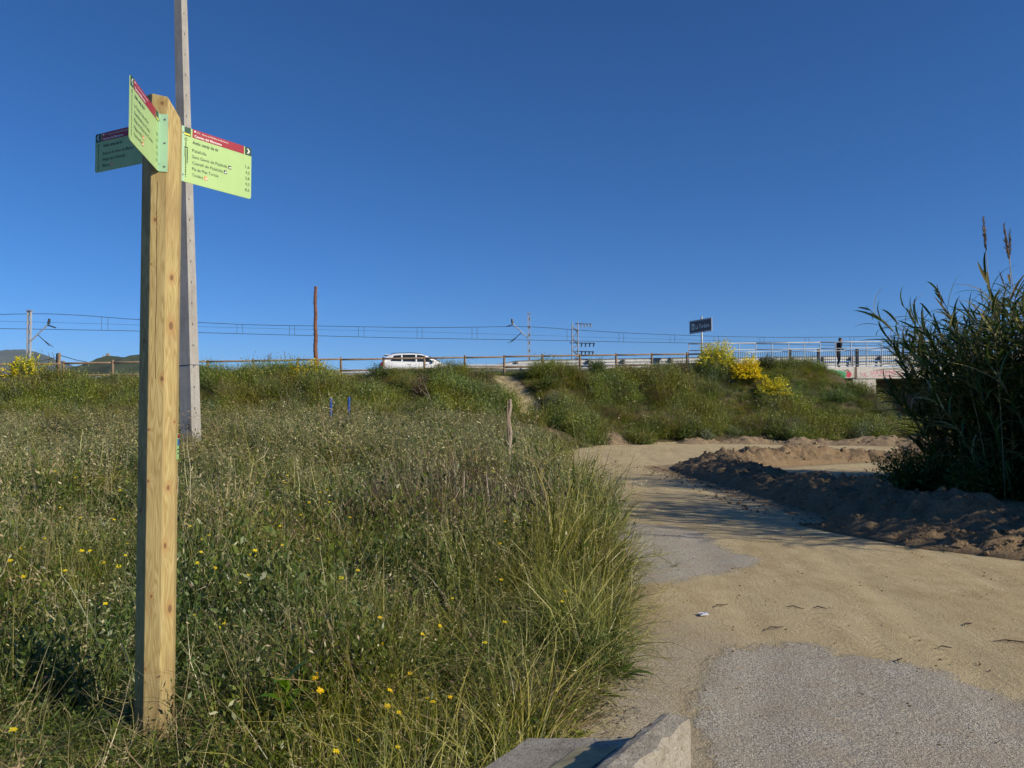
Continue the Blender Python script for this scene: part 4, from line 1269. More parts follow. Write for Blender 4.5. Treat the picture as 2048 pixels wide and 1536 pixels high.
for i in range(len(zs_) - 1):
    for k in range(n): f.append((i * n + k, i * n + (k + 1) % n, (i + 1) * n + (k + 1) % n, (i + 1) * n + k))
f.append(tuple((len(zs_) - 1) * n + k for k in range(n)))
mb.add(v, f)
mb.build("shaft", M['pole_concrete'], pole)
for k in range(22):                    # bolt holes along the channel: flat black discs paint the shade inside them
    z = 0.55 + k * 0.52
    l, w = pole_section(z)
    c = pole_pt(l / 2 - l * .09 - .004, 0, z); 
    q = MB(); q.tube([c, c + nB * .006], .030, 10, 0)
    h = q.build("bolt_hole", M['black'], pole)
mb = MB()
l, w = pole_section(2.15); l = l / 2 + .006; w = w / 2 + .006
for a, b, a2, b2 in ((-l, w, l, w), (l, w, l, -w), (l, -w, -l, -w), (-l, -w, -l, w)):
    mb.tube([pole_pt(a, b, 2.15), pole_pt(a2, b2, 2.15)], .009, 6)
mb.build("strap_band", M['galv'], pole)
mb = MB(); l, w = pole_section(.55)
text_mb(mb, "2", nA * (w / 2 + .012) + nB * .06 + Vector((0, 0, .58)), nB, Vector((0, 0, 1)), .11, .07, bold=.02)
mb.build("number_mark", M['black'], pole)
pole.rotation_euler = (0, math.radians(-2.05), 0)

# ------------------------------------------------------------------ wooden post-and-rail fence along the bank top
def weathered_wood(name, c0, c1, sc=1.0):
    m, nt, b, o = nmat(name)
    pos = objco(nt)
    g_ = noise_n(nt, mapping(nt, pos, (18 * sc, 18 * sc, 1.6)), 1.0, 5)
    n_ = noise_n(nt, pos, 4, 4)
    c = ramp(nt, g_, [(0.3, c0), (0.7, c1)])
    c = mixc(nt, ramp(nt, n_, [(0.5, 0.0), (0.7, 0.6)]), c, tuple(q * .6 for q in c0))
    L(nt, c, b.inputs["Base Color"]); b.inputs["Roughness"].default_value = 0.85
    bump(nt, g_, 0.5, 0.01, b)
    return m
M['fence_wood'] = weathered_wood("fence_wood", (0.20, 0.135, 0.085), (0.36, 0.26, 0.17))
M['rust_wood'] = weathered_wood("red_brown_bark", (0.13, 0.055, 0.03), (0.30, 0.13, 0.07), .6)
fence = thing("wooden_fence", "round-wood fence with two rails along the top of the bank", "fence", fl(0, .15, float(ztop(0))))
def fz(s): return float(ztop(s)) - float(ztop(0))
def floc(s, d, z): return Vector((s * LC + d * LK, s * LK - d * LC, z))       # relative to the fence empty
mb = MB(); mb.tube([(0, 0, -.5), (0, 0, .96), (0, 0, 1.0)], [.060, .058, .045], 9)
post_me = mb.mesh("post", M['fence_wood'], True)
SP = 2.0; S0, S1 = -24.0, 24.0
ns = int((S1 - S0) / SP)
frng = random.Random(4)
for i in range(ns + 1):
    s = S0 + i * SP + .15
    o = link("post", post_me, fence, floc(s, 0, fz(s) + frng.uniform(-.02, .03)))
    o.rotation_euler = (frng.uniform(-.02, .02), frng.uniform(-.02, .02), frng.uniform(0, 6))
mb = MB(); mb.tube([(0, 0, -.06), (0, 0, .7), (0, 0, 1.4), (0, 0, 2.05)], [.045, .047, .044, .042], 9)
rail_me = mb.mesh("rail", M['fence_wood'], True)
for i in range(ns):
    for zr in (.90, .36):
        s = S0 + i * SP + .15
        o = link("rail", rail_me, fence, floc(s, .02, fz(s) + zr + frng.uniform(-.012, .012)))
        dr = floc(SP, 0, fz(SP)).normalized()
        o.rotation_euler = dr.to_track_quat('Z', 'Y').to_euler()

# ------------------------------------------------------------------ roadside guardrail
def wbeam(mb, pts, mi=0, h=.31, face=1):
    """W-beam swept through pts (top-centre line), face: side the ridges point to"""
    prof = [(.0, .155), (.045, .125), (.075, .085), (.02, .03), (.02, -.03), (.075, -.085), (.045, -.125), (.0, -.155)]
    rings = []
    for i, p in enumerate(pts):
        d = (pts[min(i + 1, len(pts) - 1)] - pts[max(0, i - 1)]); d.z = 0; d.normalize()
        nrm = Vector((d.y, -d.x, 0)) * face
        rings.append([p + nrm * a + Vector((0, 0, b)) for a, b in prof])
    k = len(prof); v = [q for r_ in rings for q in r_]; f = []
    for i in range(len(pts) - 1):
        for j in range(k - 1): f.append((i * k + j, i * k + j + 1, (i + 1) * k + j + 1, (i + 1) * k + j))
    mb.add(v, f, mi)
M['post_steel'] = simple("dull_steel", (0.20, 0.19, 0.18), 0.7, .25, 4)
def guardrail(label, sa, sb, d, zoff, face, ramp_left=True, dbl=False):
    root = thing("guardrail", label, "guardrail", fl(sa, d, float(ztop(sa))))
    def R(s, z): return fl(s, d, float(ztop(s)) + z) - root.location
    s = sa; first = True
    while s < sb - .1:
        e = min(s + 4.0, sb)
        pts = []
        for k in range(5):
            q = s + (e - s) * k / 4
            z = zoff
            if ramp_left and q < sa + 4.2: z = zoff - (1 - (q - sa) / 4.2) * (zoff - .02) 
            pts.append(R(q, z))
        mb = MB(); wbeam(mb, pts, face=face)
        if dbl and s > sa + 4: wbeam(mb, [p - Vector((0, 0, .36)) for p in pts], face=face)
        mb.build("beam", M['beam_pale'], root, smooth=False)
        for q in (e - 2, e):
            z = zoff if not (ramp_left and q < sa + 4.2) else max(.05, zoff - (1 - (q - sa) / 4.2) * zoff)
            mb = MB(); b0 = R(q, 0)
            t_ = Vector((LC, LK, 0)); nn = Vector((LK, -LC, 0)) * face
            Mx = Matrix(((t_.x, nn.x, 0, b0.x), (t_.y, nn.y, 0, b0.y), (0, 0, 1, b0.z), (0, 0, 0, 1)))
            mb.box((-.05, -.16, -.3), (.05, -.10, z + .10), 0, Mx); mb.box((-.08, -.10, z - .14), (.08, -.004, z + .12), 0, Mx)
            mb.build("post", M['post_steel'], root)
        s = e
    return root
guardrail("pale steel guardrail whose left end slopes down beside the worn path", 9.2, 24.0, -1.5, .66, -1, True, True)
guardrail("double-beam steel guardrail running behind the bridge railing", 24.3, 52, -2.6, .66, -1, False, True)
guardrail("guardrail on the far side of the road", -10.0, 52, -10.6, .62, 1, False, False)
# loose lower beams stacked where the path meets the road
st = thing("beam_stack", "pale steel beams lying in a low stack at the top of the worn path", "steel beams", fl(11.8, -.75, float(ztop(11.8))))
for k, (a, b, dd, z, tl) in enumerate(((-2.4, 1.7, 0, .16, .0), (-1.7, 1.8, .06, .42, -.02), (-1.2, 1.7, -.02, .02, .0))):
    mb = MB()
    wbeam(mb, [Vector((LC * q + LK * dd, LK * q - LC * dd, z + tl * q + .03 * q)) for q in np.linspace(a, b, 5)], face=1)
    mb.build("beam", M['beam_pale'], st)

# ------------------------------------------------------------------ bridge
bridge = thing("road_bridge", "pale concrete road bridge with painted fascia at the bank's right end", "bridge", fl(33, 0, 0))
BO = bridge.location.copy()
def B(s, d, z): return fl(s, d, z) - BO
def slab(name, mat, s0, s1, d0, d1, z0f, z1f, parent=bridge, nseg=1, bev=.0):
    mb = MB()
    for i in range(nseg):
        a = s0 + (s1 - s0) * i / nseg; b = s0 + (s1 - s0) * (i + 1) / nseg
        p = [B(a, d0, z0f(a)), B(b, d0, z0f(b)), B(b, d1, z0f(b)), B(a, d1, z0f(a)), B(a, d0, z1f(a)), B(b, d0, z1f(b)), B(b, d1, z1f(b)), B(a, d1, z1f(a))]
        mb.add(p, [(0, 3, 2, 1), (4, 5, 6, 7), (0, 1, 5, 4), (1, 2, 6, 5), (2, 3, 7, 6), (3, 0, 4, 7)])
    return mb.build(name, mat, parent, bevel=bev)
zt_ = lambda s: float(ztop(min(s, 46)))
deck_c = lambda k: (lambda s: zt_(s) + k)
slab("deck_slab", M['grey_concrete'], 31.0, 62, -.12, -11.5, deck_c(-.62), deck_c(-.02))
f1 = slab("fascia_panel", M['white_concrete'], 27.5, 32.42, .22, -.10, deck_c(-.60), deck_c(.03), bev=.02)
f2 = slab("fascia_panel", M['white_concrete'], 32.48, 62, .22, -.10, deck_c(-.64), deck_c(.03), bev=.02)
slab("abutment", M['white_concrete'], 32.3, 33.8, .16, -11.4, lambda s: -.4, deck_c(-.63))
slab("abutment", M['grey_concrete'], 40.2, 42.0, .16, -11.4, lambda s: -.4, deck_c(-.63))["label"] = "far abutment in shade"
slab("wing_wall", M['white_concrete'], 35.4, 39.8, -9.0, -9.4, lambda s: -.3, lambda s: 1.5)
slab("road_surface", simple("bridge_asphalt", (0.07, 0.07, 0.068), 0.9), 31.0, 62, -1.9, -10.8, deck_c(-.01), deck_c(.012))
slab("kerb", M['grey_concrete'], 24.0, 62, -.10, -1.85, deck_c(-.015), deck_c(.05))
# rain stain at the fascia joint
mb = MB(); c = [B(32.36, .224, zt_(32.4) - .60), B(32.54, .224, zt_(32.4) - .60), B(32.53, .224, zt_(32.4) + .02), B(32.38, .224, zt_(32.4) + .02)]
mb.prism(c, Vector((LK, -LC, 0)) * .004); mb.build("joint_stain", simple("rust_stain", (0.16, 0.11, 0.08), 0.9), bridge)
# graffiti: flat paint on the fascia
FX, FN = Vector((LC, LK, 0.03)), Vector((LK, -LC, 0))
def gp(s, z, k=.226): return B(s, k, zt_(s) + z)
M['paint_pink'] = sheet_paint("spray_pink", (0.68, 0.26, 0.31), .7)
M['paint_green'] = sheet_paint("spray_green", (0.06, 0.33, 0.15), .7)
M['paint_orange'] = sheet_paint("spray_orange", (0.80, 0.46, 0.08), .7)
M['paint_red'] = sheet_paint("spray_red", (0.55, 0.04, 0.07), .7)
def stroke(mb, pts, w):
    for (a, b), (c_, d_) in zip(pts[:-1], pts[1:]):
        l = math.hypot(c_ - a, d_ - b) or 1; nx_, nz_ = -(d_ - b) / l * w / 2, (c_ - a) / l * w / 2
        mb.quad(gp(a - nx_, b - nz_), gp(c_ - nx_, d_ - nz_), gp(c_ + nx_, d_ + nz_), gp(a + nx_, b + nz_))
mb = MB(); x = 33.35
text_mb(mb, "VARMA", gp(33.35, -.49), FX, Vector((0, 0, 1)), .30, 1.75, bold=-.004)
for pts in ([(32.75, -.30), (32.9, -.42), (33.0, -.32), (33.05, -.50), (32.95, -.52), (32.78, -.38)], [(33.15, -.28), (33.05, -.4), (33.1, -.52), (33.3, -.5)],
            [(35.2, -.52), (35.25, -.32), (35.45, -.38), (35.55, -.5), (35.22, -.5)], [(33.5, -.56), (34.2, -.54), (35.0, -.57)], [(33.6, -.36), (34.0, -.2), (34.5, -.42), (34.9, -.22)]):
    stroke(mb, pts, .028)
mb.build("graffiti", M['paint_pink'], bridge)["label"] = "pink sprayed tag on the white fascia"
def blob(mb, cx_, cz_, rx, rz, k, n=18, wob=.16, seed=1):
    rr = random.Random(seed)
    ph = [rr.uniform(0, 6) for _ in range(3)]
    pts = [gp(cx_ + rx * (1 + wob * math.sin(3 * t + ph[0])) * math.cos(t), cz_ + rz * (1 + wob * math.sin(4 * t + ph[1])) * math.sin(t), k) for t in [2 * math.pi * i / n for i in range(n)]]
    mb.add(pts, [tuple(range(n))])
mb = MB()
for i, (x, z, rx, rz) in enumerate(((30.75, -.30, .33, .25), (31.25, -.36, .36, .24), (31.6, -.42, .26, .22))): blob(mb, x, z, rx, rz, .226 + i * .0015, seed=i)
mb.build("graffiti", M['paint_green'], bridge)["label"] = "green bubble-letter graffiti"
mb = MB(); blob(mb, 30.15, -.30, .30, .24, .2245, seed=5); blob(mb, 29.3, -.2, .4, .14, .2245, seed=6); mb.build("graffiti", M['paint_orange'], bridge)
mb = MB(); blob(mb, 31.98, -.40, .18, .16, .2245, seed=8); stroke(mb, [(31.86, -.2), (31.92, -.35)], .06); mb.build("graffiti", M['paint_red'], bridge)
mb = MB()
for pts in ([(31.6, -.10), (31.75, -.18), (31.9, -.08), (32.05, -.2)], [(31.65, -.22), (31.85, -.16), (32.1, -.26)], [(30.5, -.34), (30.75, -.22), (31.0, -.36), (31.2, -.2), (31.45, -.36), (31.6, -.24)], [(30.6, -.45), (31.0, -.42), (31.5, -.5)]):
    pts = [(a, b) for a, b in pts]
    for (a, b), (c_, d_) in zip(pts[:-1], pts[1:]):
        mb.quad(gp(a, b - .012, .232), gp(c_, d_ - .012, .232), gp(c_, d_ + .012, .232), gp(a, b + .012, .232))
mb.build("graffiti", M['black'], bridge)

# ------------------------------------------------------------------ bridge railing
rail = thing("bridge_railing", "tall galvanised railing with thin vertical bars along the bridge edge", "railing", fl(22, .05, float(ztop(22))))
RO = rail.location.copy()
def Rp(s, z, d=.05): return fl(s, d, zt_(s) + .03 + z) - RO
RS0, RS1 = 22.3, 44.3
mb = MB(); mb.box((-.03, -.012, 0), (.03, .012, 1.40)); mb.box((-.05, -.05, 0), (.05, .05, .015))
rp_me = mb.mesh("post", M['galv'])
ang = math.atan2(LK, LC)
s = RS0
while s <= RS1 + .01:
    o = link("post", rp_me, rail, Rp(s, 0)); o.rotation_euler = (0, 0, ang + math.pi / 2); s += 1.0
for nm, z, r_ in (("handrail", 1.42, .032), ("middle_rail", 1.06, .028), ("baluster_rail", .93, .020), ("bottom_rail", .13, .020)):
    a = RS0 if nm in ("handrail", "middle_rail") else RS0 + 1.6
    while a < RS1 - .1:
        e = min(a + 4.0, RS1)
        mb = MB(); mb.tube([Rp(a, z), Rp(e, z)], r_, 8); mb.build(nm, M['galv_pale'] if z > 1 else M['galv'], rail, smooth=True); a = e
mb = MB(); mb.tube([(0, 0, .13), (0, 0, .93)], .011, 6); bal_me = mb.mesh("baluster", M['dark_metal'], True)
s = RS0 + 1.72
while s < RS1:
    link("baluster", bal_me, rail, Rp(s, 0)); s += .135
mb = MB(); mb.box((-.14, -.10, 0), (.14, .10, 1.12)); blk = mb.mesh("anchor_plate", M['dark_metal'])
def s_at(px):
    u = (px - 1024) / F; y_ = (LX * -LK + LY * LC) / (LC - u * LK); return sd(u * y_, y_)[0]
for s in (s_at(1583), s_at(1641), s_at(1718)):
    o = link("anchor_plate", blk, rail, Rp(s, 0, -.12)); o.rotation_euler = (0, 0, ang); o.scale = (.55, .5, .97)

# ------------------------------------------------------------------ brown river-name sign
c = at(1404, 740, 41.8); sg = thing("river_sign", "brown name sign reading La Tordera on a grey pole", "road sign", (c.x, c.y, float(ztop(23)) - .2))
mb = MB(); mb.tube([(0, 0, 0), (0, 0, 3.2)], .05, 10); mb.build("pole", M['galv_pale'], sg, smooth=True)
zc = 4.53 + 1.6 - sg.location.z - .02 + .0
pd = azv(162.6 - 4); pn_ = azv(252.6 - 4)
zc = at(1410, 652, 41.8).z - sg.location.z
W2, H2 = 1.02, .36
o0 = pn_ * .06
brown = sheet_paint("sign_brown", (0.085, 0.055, 0.055)); 
def sp(u, v, k=0.0): return o0 + pd * u + Vector((0, 0, zc + v)) + pn_ * k
mb = MB(); mb.prism([sp(-W2, H2), sp(W2, H2), sp(W2, -H2), sp(-W2, -H2)], pn_ * .03); mb.build("panel", M['galv_pale'], sg)
mb = MB(); mb.prism([sp(-W2 + .07, H2 - .07, .031), sp(W2 - .07, H2 - .07, .031), sp(W2 - .07, -H2 + .07, .031), sp(-W2 + .07, -H2 + .07, .031)], pn_ * .003); face_ = mb.build("sign_face", brown, sg)
mb = MB(); text_mb(mb, "La Tordera", sp(-.42, -.13, .038), pd, Vector((0, 0, 1)), .25, 1.24, bold=.008); mb.build("lettering", M['sign_white'], sg)
mb = MB()
mb.prism([sp(-.80, .17, .0345), sp(-.54, .17, .0345), sp(-.54, -.17, .0345), sp(-.80, -.17, .0345)], pn_ * .002); pg = mb.build("pictogram", M['sign_white'], sg)
mb = MB()
for z in (-.10, -.02, .06): mb.prism([sp(-.77, z + .022, .0372), sp(-.57, z + .022, .0372), sp(-.57, z - .022, .0372), sp(-.77, z - .022, .0372)], pn_ * .002)
mb.build("pictogram_wave", brown, pg)

# ------------------------------------------------------------------ bare red-brown trunk, blue posts, stake
c = at(632, 735, 39.5)
tk = thing("bare_trunk", "straight bare red-brown trunk standing behind the fence", "tree trunk", (c.x, c.y, 2.4))
trk = random.Random(9)
mb = MB(); hz = at(632, 573, 39.5).z - 2.4
pts, rr = [], []
for k in range(40):
    z = hz * k / 39
    pts.append((.015 * math.sin(k * .7) - .012 * z, .01 * math.cos(k * .5), z)); rr.append((.125 - .05 * k / 39) * (1 + (.10 if k % 2 else -.07) * trk.uniform(.4, 1)))
mb.tube(pts, rr, 10)
mb.build("trunk", M['rust_wood'], tk)
mb = MB()
for k in range(26):
    z = hz * (.04 + .93 * k / 26); a = trk.uniform(0, 6.28); r_ = .115 - .045 * z / hz
    mb.tube([(r_ * math.cos(a) - .012 * z, r_ * math.sin(a), z), ((r_ + .03) * math.cos(a) - .012 * z, (r_ + .03) * math.sin(a), z + .05)], [.025, .008], 5)
mb.build("bark_stub", M['rust_wood'], tk)
blue = simple("blue_plastic", (0.03, 0.09, 0.36), 0.5, .2)
for (px, pt0, pb, lab) in ((662, 797, 832, "short blue pipe post in the grass, left of two"), (698, 795, 838, "short blue pipe post in the grass, right of two")):
    Zp = 27.5; t = at(px, pt0, Zp); bz = gz(t.x, Zp)
    o = thing("blue_post", lab, "post", (t.x, Zp, bz), "blue pipe posts in the field")
    mb = MB(); mb.tube([(0, 0, -.1), (0, 0, t.z - bz)], .046, 10); mb.build("pipe", blue, o, smooth=False)
    mb = MB(); mb.tube([(0, 0, t.z - bz - .04), (0, 0, t.z - bz + .012)], [.056, .05], 10); mb.build("cap", blue, o)
    mb = MB()
    for k in range(3): mb.tube([(.04, -.03, t.z - bz - .10 - .12 * k), (.052, -.045, t.z - bz - .10 - .12 * k)], .012, 6)
    mb.build("bolt", blue, o)
Zp = 16.0; t = at(1018, 798, Zp); bz = gz(t.x, Zp)
stake = thing("wooden_stake", "split grey-brown wooden stake at the edge of the meadow", "stake", (t.x, Zp, bz))
mb = MB(); hh = t.z - bz
mb.tube([(0.02, 0, -.2), (.0, 0, hh * .3), (.03, 0, hh * .55), (-.005, 0, hh * .75), (.03, .0, hh * .9), (.02, 0, hh)], [.035, .036, .042, .032, .038, .025], 7)
mb.build("shaft", weathered_wood("stake_wood", (0.22, 0.16, 0.11), (0.50, 0.42, 0.33), 2), stake)
mb = MB(); mb.tube([(-.01, -.02, hh * .45), (-.03, -.03, hh * .8), (-.03, -.02, hh * .99)], [.02, .022, .008], 5); mb.build("splinter", M['fence_wood'], stake)

# ------------------------------------------------------------------ railway overhead line
masts = []
def catenary_mast(px, ptop, Z, label, side, white=False, arm_dz=1.35, w=.115):
    t = at(px, ptop, Z)
    o = thing("catenary_mast", label, "mast", (t.x, Z, 1.9), "railway masts")
    h = t.z - 1.9
    m_ = M['galv_pale']
    mb = MB()
    for a in (-w, w):
        mb.box((a - .03, -.09, 0), (a + .03, .09, h))
    mb.build("flange", m_, o)
    mb = MB(); k = 0.3
    while k < h - .3:
        mb.box((-w + .0, -.05, k), (w, .05, k + .28)); k += .72
    mb.build("web_plate", m_, o)
    mb = MB(); mb.box((-w - .08, -.14, h - .02), (w + .08, .14, h + .08)); mb.build("cap", M['galv'], o)
    za = h - arm_dz
    mb = MB(); mb.tube([(side * w, 0, za - 1.0), (side * 1.5, .0, za + .35)], .05, 8); mb.build("cantilever_arm", m_, o)
    mb = MB(); mb.tube([(side * 1.45, 0, za + .25), (side * 2.05, 0, za + .05)], .05, 8); mb.tube([(side * 1.5, 0, za + .35), (side * 1.55, 0, za + .75)], [.11, .09], 8); mb.build("insulator", M['dark_metal'], o)
    mb = MB(); mb.tube([(side * .7, 0, za - .5), (side * 1.6, 0, za - 1.35)], .035, 6); mb.tube([(side * 1.0, 0, za - .8), (side * 1.9, 0, za - 1.45)], .025, 6); mb.build("steady_arm", M['dark_metal'], o)
    return o
catenary_mast(59, 622, 59.4, "railway mast with its arm to the right, at the picture's left", 1)
catenary_mast(1058, 628, 69.5, "slender pale railway mast with its arm to the left, behind the guardrail", -1, True, 1.2, .09)
catenary_mast(1842, 652, 80.0, "railway mast half hidden behind the reeds", -1, True, 1.2, .08)

wire_m = simple("wire_dark", (0.03, 0.035, 0.045), 0.5, .1)
line = thing("overhead_line", "railway overhead wires with short droppers crossing the sky", "overhead wires", (0, 66, 2))
LO = line.location.copy()
def line_z(px):      # depth of the railway at a photo column
    u = (px - 1024) / F
    return 69.0 / (1 - 0.2475 * u)
def wire(name, keys, r_=.018):
    xs_ = np.arange(-260, 2360, 24)
    ys_ = np.interp(xs_, [k[0] for k in keys], [k[1] for k in keys])
    ker = np.ones(5) / 5; ys2 = np.convolve(np.pad(ys_, 2, mode='edge'), ker, 'valid')
    mb = MB(); mb.tube([at(x, y, line_z(x)) - LO for x, y in zip(xs_, ys2)], r_, 5); mb.build(name, wire_m, line)
    return lambda q: float(np.interp(q, xs_, ys2))
mess = wire("messenger_wire", [(-260, 640), (0, 629), (62, 627), (130, 628), (280, 640), (400, 645), (500, 650), (700, 653), (800, 655), (930, 655), (1010, 653), (1060, 652), (1120, 658), (1250, 666), (1400, 672), (1550, 675), (1700, 674), (1842, 670), (2000, 680), (2360, 690)], .022)
cont = wire("contact_wire", [(-260, 654), (0, 657), (280, 662), (500, 668), (800, 676), (1060, 680), (1250, 684), (1450, 687), (1700, 691), (2000, 695), (2360, 700)], .022)
feed = wire("feeder_wire", [(-260, 641), (0, 642), (280, 650), (500, 656), (800, 663), (960, 667), (1200, 675), (1500, 683), (1800, 688), (2360, 700)], .010)
for q in (-120, -108, 203, 216, 474, 485, 579, 589, 717, 728, 834, 844, 944, 954, 1134, 1143, 1238, 1247, 1340, 1349, 1428, 1437, 1520, 1528, 1610, 1618, 1700, 1708, 1790, 1798, 1900, 1908):
    Z_ = line_z(q); a = at(q, mess(q), Z_) - LO; b_ = at(q, cont(q), Z_) - LO
    mb = MB(); mb.tube([a, b_], .014, 5); mb.build("dropper", wire_m, line)

# lattice pylon with switchgear
t = at(1150, 645, 82); lat = thing("lattice_pylon", "small steel lattice pylon with switchgear arms beyond the guardrail", "pylon", (t.x, 82, 1.5))
h = t.z - 1.5; mb = MB(); w0, w1 = .36, .30
def lw(z): return w0 + (w1 - w0) * z / h
for a in (-1, 1):
    for b_ in (-1, 1): mb.tube([(a * w0, b_ * w0, 0), (a * w1, b_ * w1, h)], .055, 5)
mb.build("leg", M['galv'], lat)
mb = MB(); z = 0; sgn = 1
while z < h - .5:
    z2 = z + .62
    for b_ in (-1, 1):
        mb.tube([(-sgn * lw(z), b_ * lw(z), z), (sgn * lw(z2), b_ * lw(z2), z2)], .045, 4); mb.tube([(b_ * lw(z), -sgn * lw(z), z), (b_ * lw(z2), sgn * lw(z2), z2)], .03, 4)
    z = z2; sgn = -sgn
mb.build("lattice_brace", M['galv'], lat)
for k, (z, x0, x1) in enumerate(((h - .15, 0, 1.7), (h - 2.2, -.6, 2.0), (h - 3.1, 0, 1.9), (h - 3.9, 0, 1.6))):
    mb = MB(); mb.tube([(x0, -.3, z), (x1, -.3, z - .06)], .05, 5); mb.build("cross_arm", M['dark_metal'], lat)
    mb = MB()
    for x in np.linspace(.7, x1, 4): mb.tube([(x, -.3, z), (x - .08, -.3, z - .45)], [.09, .05], 6)
    mb.build("insulator", M['dark_metal'] if k else M['galv'], lat)
mb = MB()
for x in (.75, 1.15, 1.55): mb.tube([(x, -.3, h - 6.2), (x + .18, -.3, h - 5.5)], [.13, .07], 6)
mb.build("fuse_holder", M['dark_metal'], lat)

# short leaning post with wires left of the fence
c = at(118, 735, 36.2); lp = thing("strainer_post", "weathered post with slack cables above the fence, far left", "post", (c.x, c.y, 2.4))
mb = MB(); hz = at(118, 706, 36.2).z - 2.4; mb.tube([(0, 0, 0), (0, 0, hz)], .075, 8); mb.build("shaft", M['fence_wood'], lp)
mb = MB(); mb.tube([(-.1, 0, .3), (-.12, 0, hz - .02)], .03, 6); mb.build("rod", M['dark_metal'], lp)
mb = MB(); mb.tube([(0, 0, hz - .1), (.8, 0, hz - .33), (1.6, 0, hz - .48)], .016, 5); mb.tube([(0, 0, hz - .35), (.7, 0, hz - .65), (1.3, 0, hz - 1.0)], .014, 5); mb.tube([(-.1, 0, hz - .2), (-1.0, 0, hz - .42)], .014, 5); mb.build("cable", M['dark_metal'], lp)
# ------------------------------------------------------------------ far hills and the castle on its mound
def hill(name, label, cx, cy, prof, depth, mat, seed, rough=.04):
    """ridge across the view: prof = (x offset, height) at distance cy"""
    P = np.array(prof, float)
    x = np.linspace(P[0, 0], P[-1, 0], 160)
    hcr = np.interp(x, P[:, 0], P[:, 1]); k = np.hanning(9); k /= k.sum()
    hcr = np.convolve(np.pad(hcr, 4, mode='edge'), k, 'valid')
    y = np.linspace(-1, 1, 41)
    X, Y = np.meshgrid(x, y)
    Z = hcr[None] * np.clip(1 - np.abs(Y) ** 1.25, 0, 1)
    rmax = P[:, 1].max()
    Z = Z * (1 + .30 * (fbm(X / rmax * 2.2, Y * 3, seed, 5) - .5)) + rmax * rough * (fbm(X / rmax * 14, Y * 20, seed + 3, 4) - .5) * (Z > 0)
    V = np.stack([cx + X, cy + Y * depth, Z - 2], -1)
    ny, nx = X.shape; ii = np.arange(ny * nx).reshape(ny, nx)
    q = np.stack([ii[:-1, :-1].ravel(), ii[:-1, 1:].ravel(), ii[1:, 1:].ravel(), ii[1:, :-1].ravel()], 1)
    return struct(link(name, make_mesh(name, V, q, [mat], smooth=True)), label)
wood_m = simple("wooded_hill", (0.045, 0.065, 0.03), 0.95, .5, .02)
mont_m = simple("mountain_forest", (0.06, 0.075, 0.05), 0.95, .4, .001)
Zm = 13000; hp = lambda px, py, Z: ((px - 1024) / F * Z, at(px, py, Z).z)
mprof = [hp(x, y, Zm) for x, y in ((-350, 735), (-250, 715), (-60, 705), (0, 698), (12, 696), (30, 698), (45, 694), (60, 702), (80, 713), (100, 718), (120, 724), (150, 738), (200, 752), (300, 770), (480, 790))]
hill("mountain_range", "distant blue mountain range on the left horizon", 0, Zm, mprof, 2600, mont_m, 3, .02)
Zc = 1500
cprof = [hp(x, y, Zc) for x, y in ((-400, 800), (-200, 775), (20, 765), (120, 748), (150, 736), (175, 726), (195, 718), (205, 713), (230, 713), (240, 718), (258, 716), (275, 709), (300, 705), (330, 708), (380, 722), (460, 745), (600, 790))]
hill("wooded_hill", "dark wooded hill carrying a ruined castle", 0, Zc, cprof, 320, wood_m, 13, .05)
c = at(217, 716, Zc - 4)
cas = thing("castle_ruin", "tiny sandy castle ruin on top of the wooded hill", "castle", (c.x, c.y, c.z - 9))
stone = simple("castle_stone", (0.36, 0.28, 0.19), 0.95, .25, .2)
kk = 1.0
for nm, x0, x1, z1 in (("keep_tower", -3.5, 1.5, 17), ("curtain_wall", -11, 10, 9.5), ("outer_wall", -15, 15, 5), ("corner_turret", -9.5, -6, 13), ("corner_turret", 6, 9, 11)):
    mb = MB(); mb.box((x0, -3 if nm != "outer_wall" else -6, -4), (x1, 3, z1))
    n_ = int((x1 - x0) / 1.6)
    for i in range(0, n_, 2): mb.box((x0 + i * 1.6, -2.9, z1 - .01), (x0 + i * 1.6 + 1.1, -1.5, z1 + 1.2 + (i % 3) * .4))
    mb.build(nm, stone, cas)

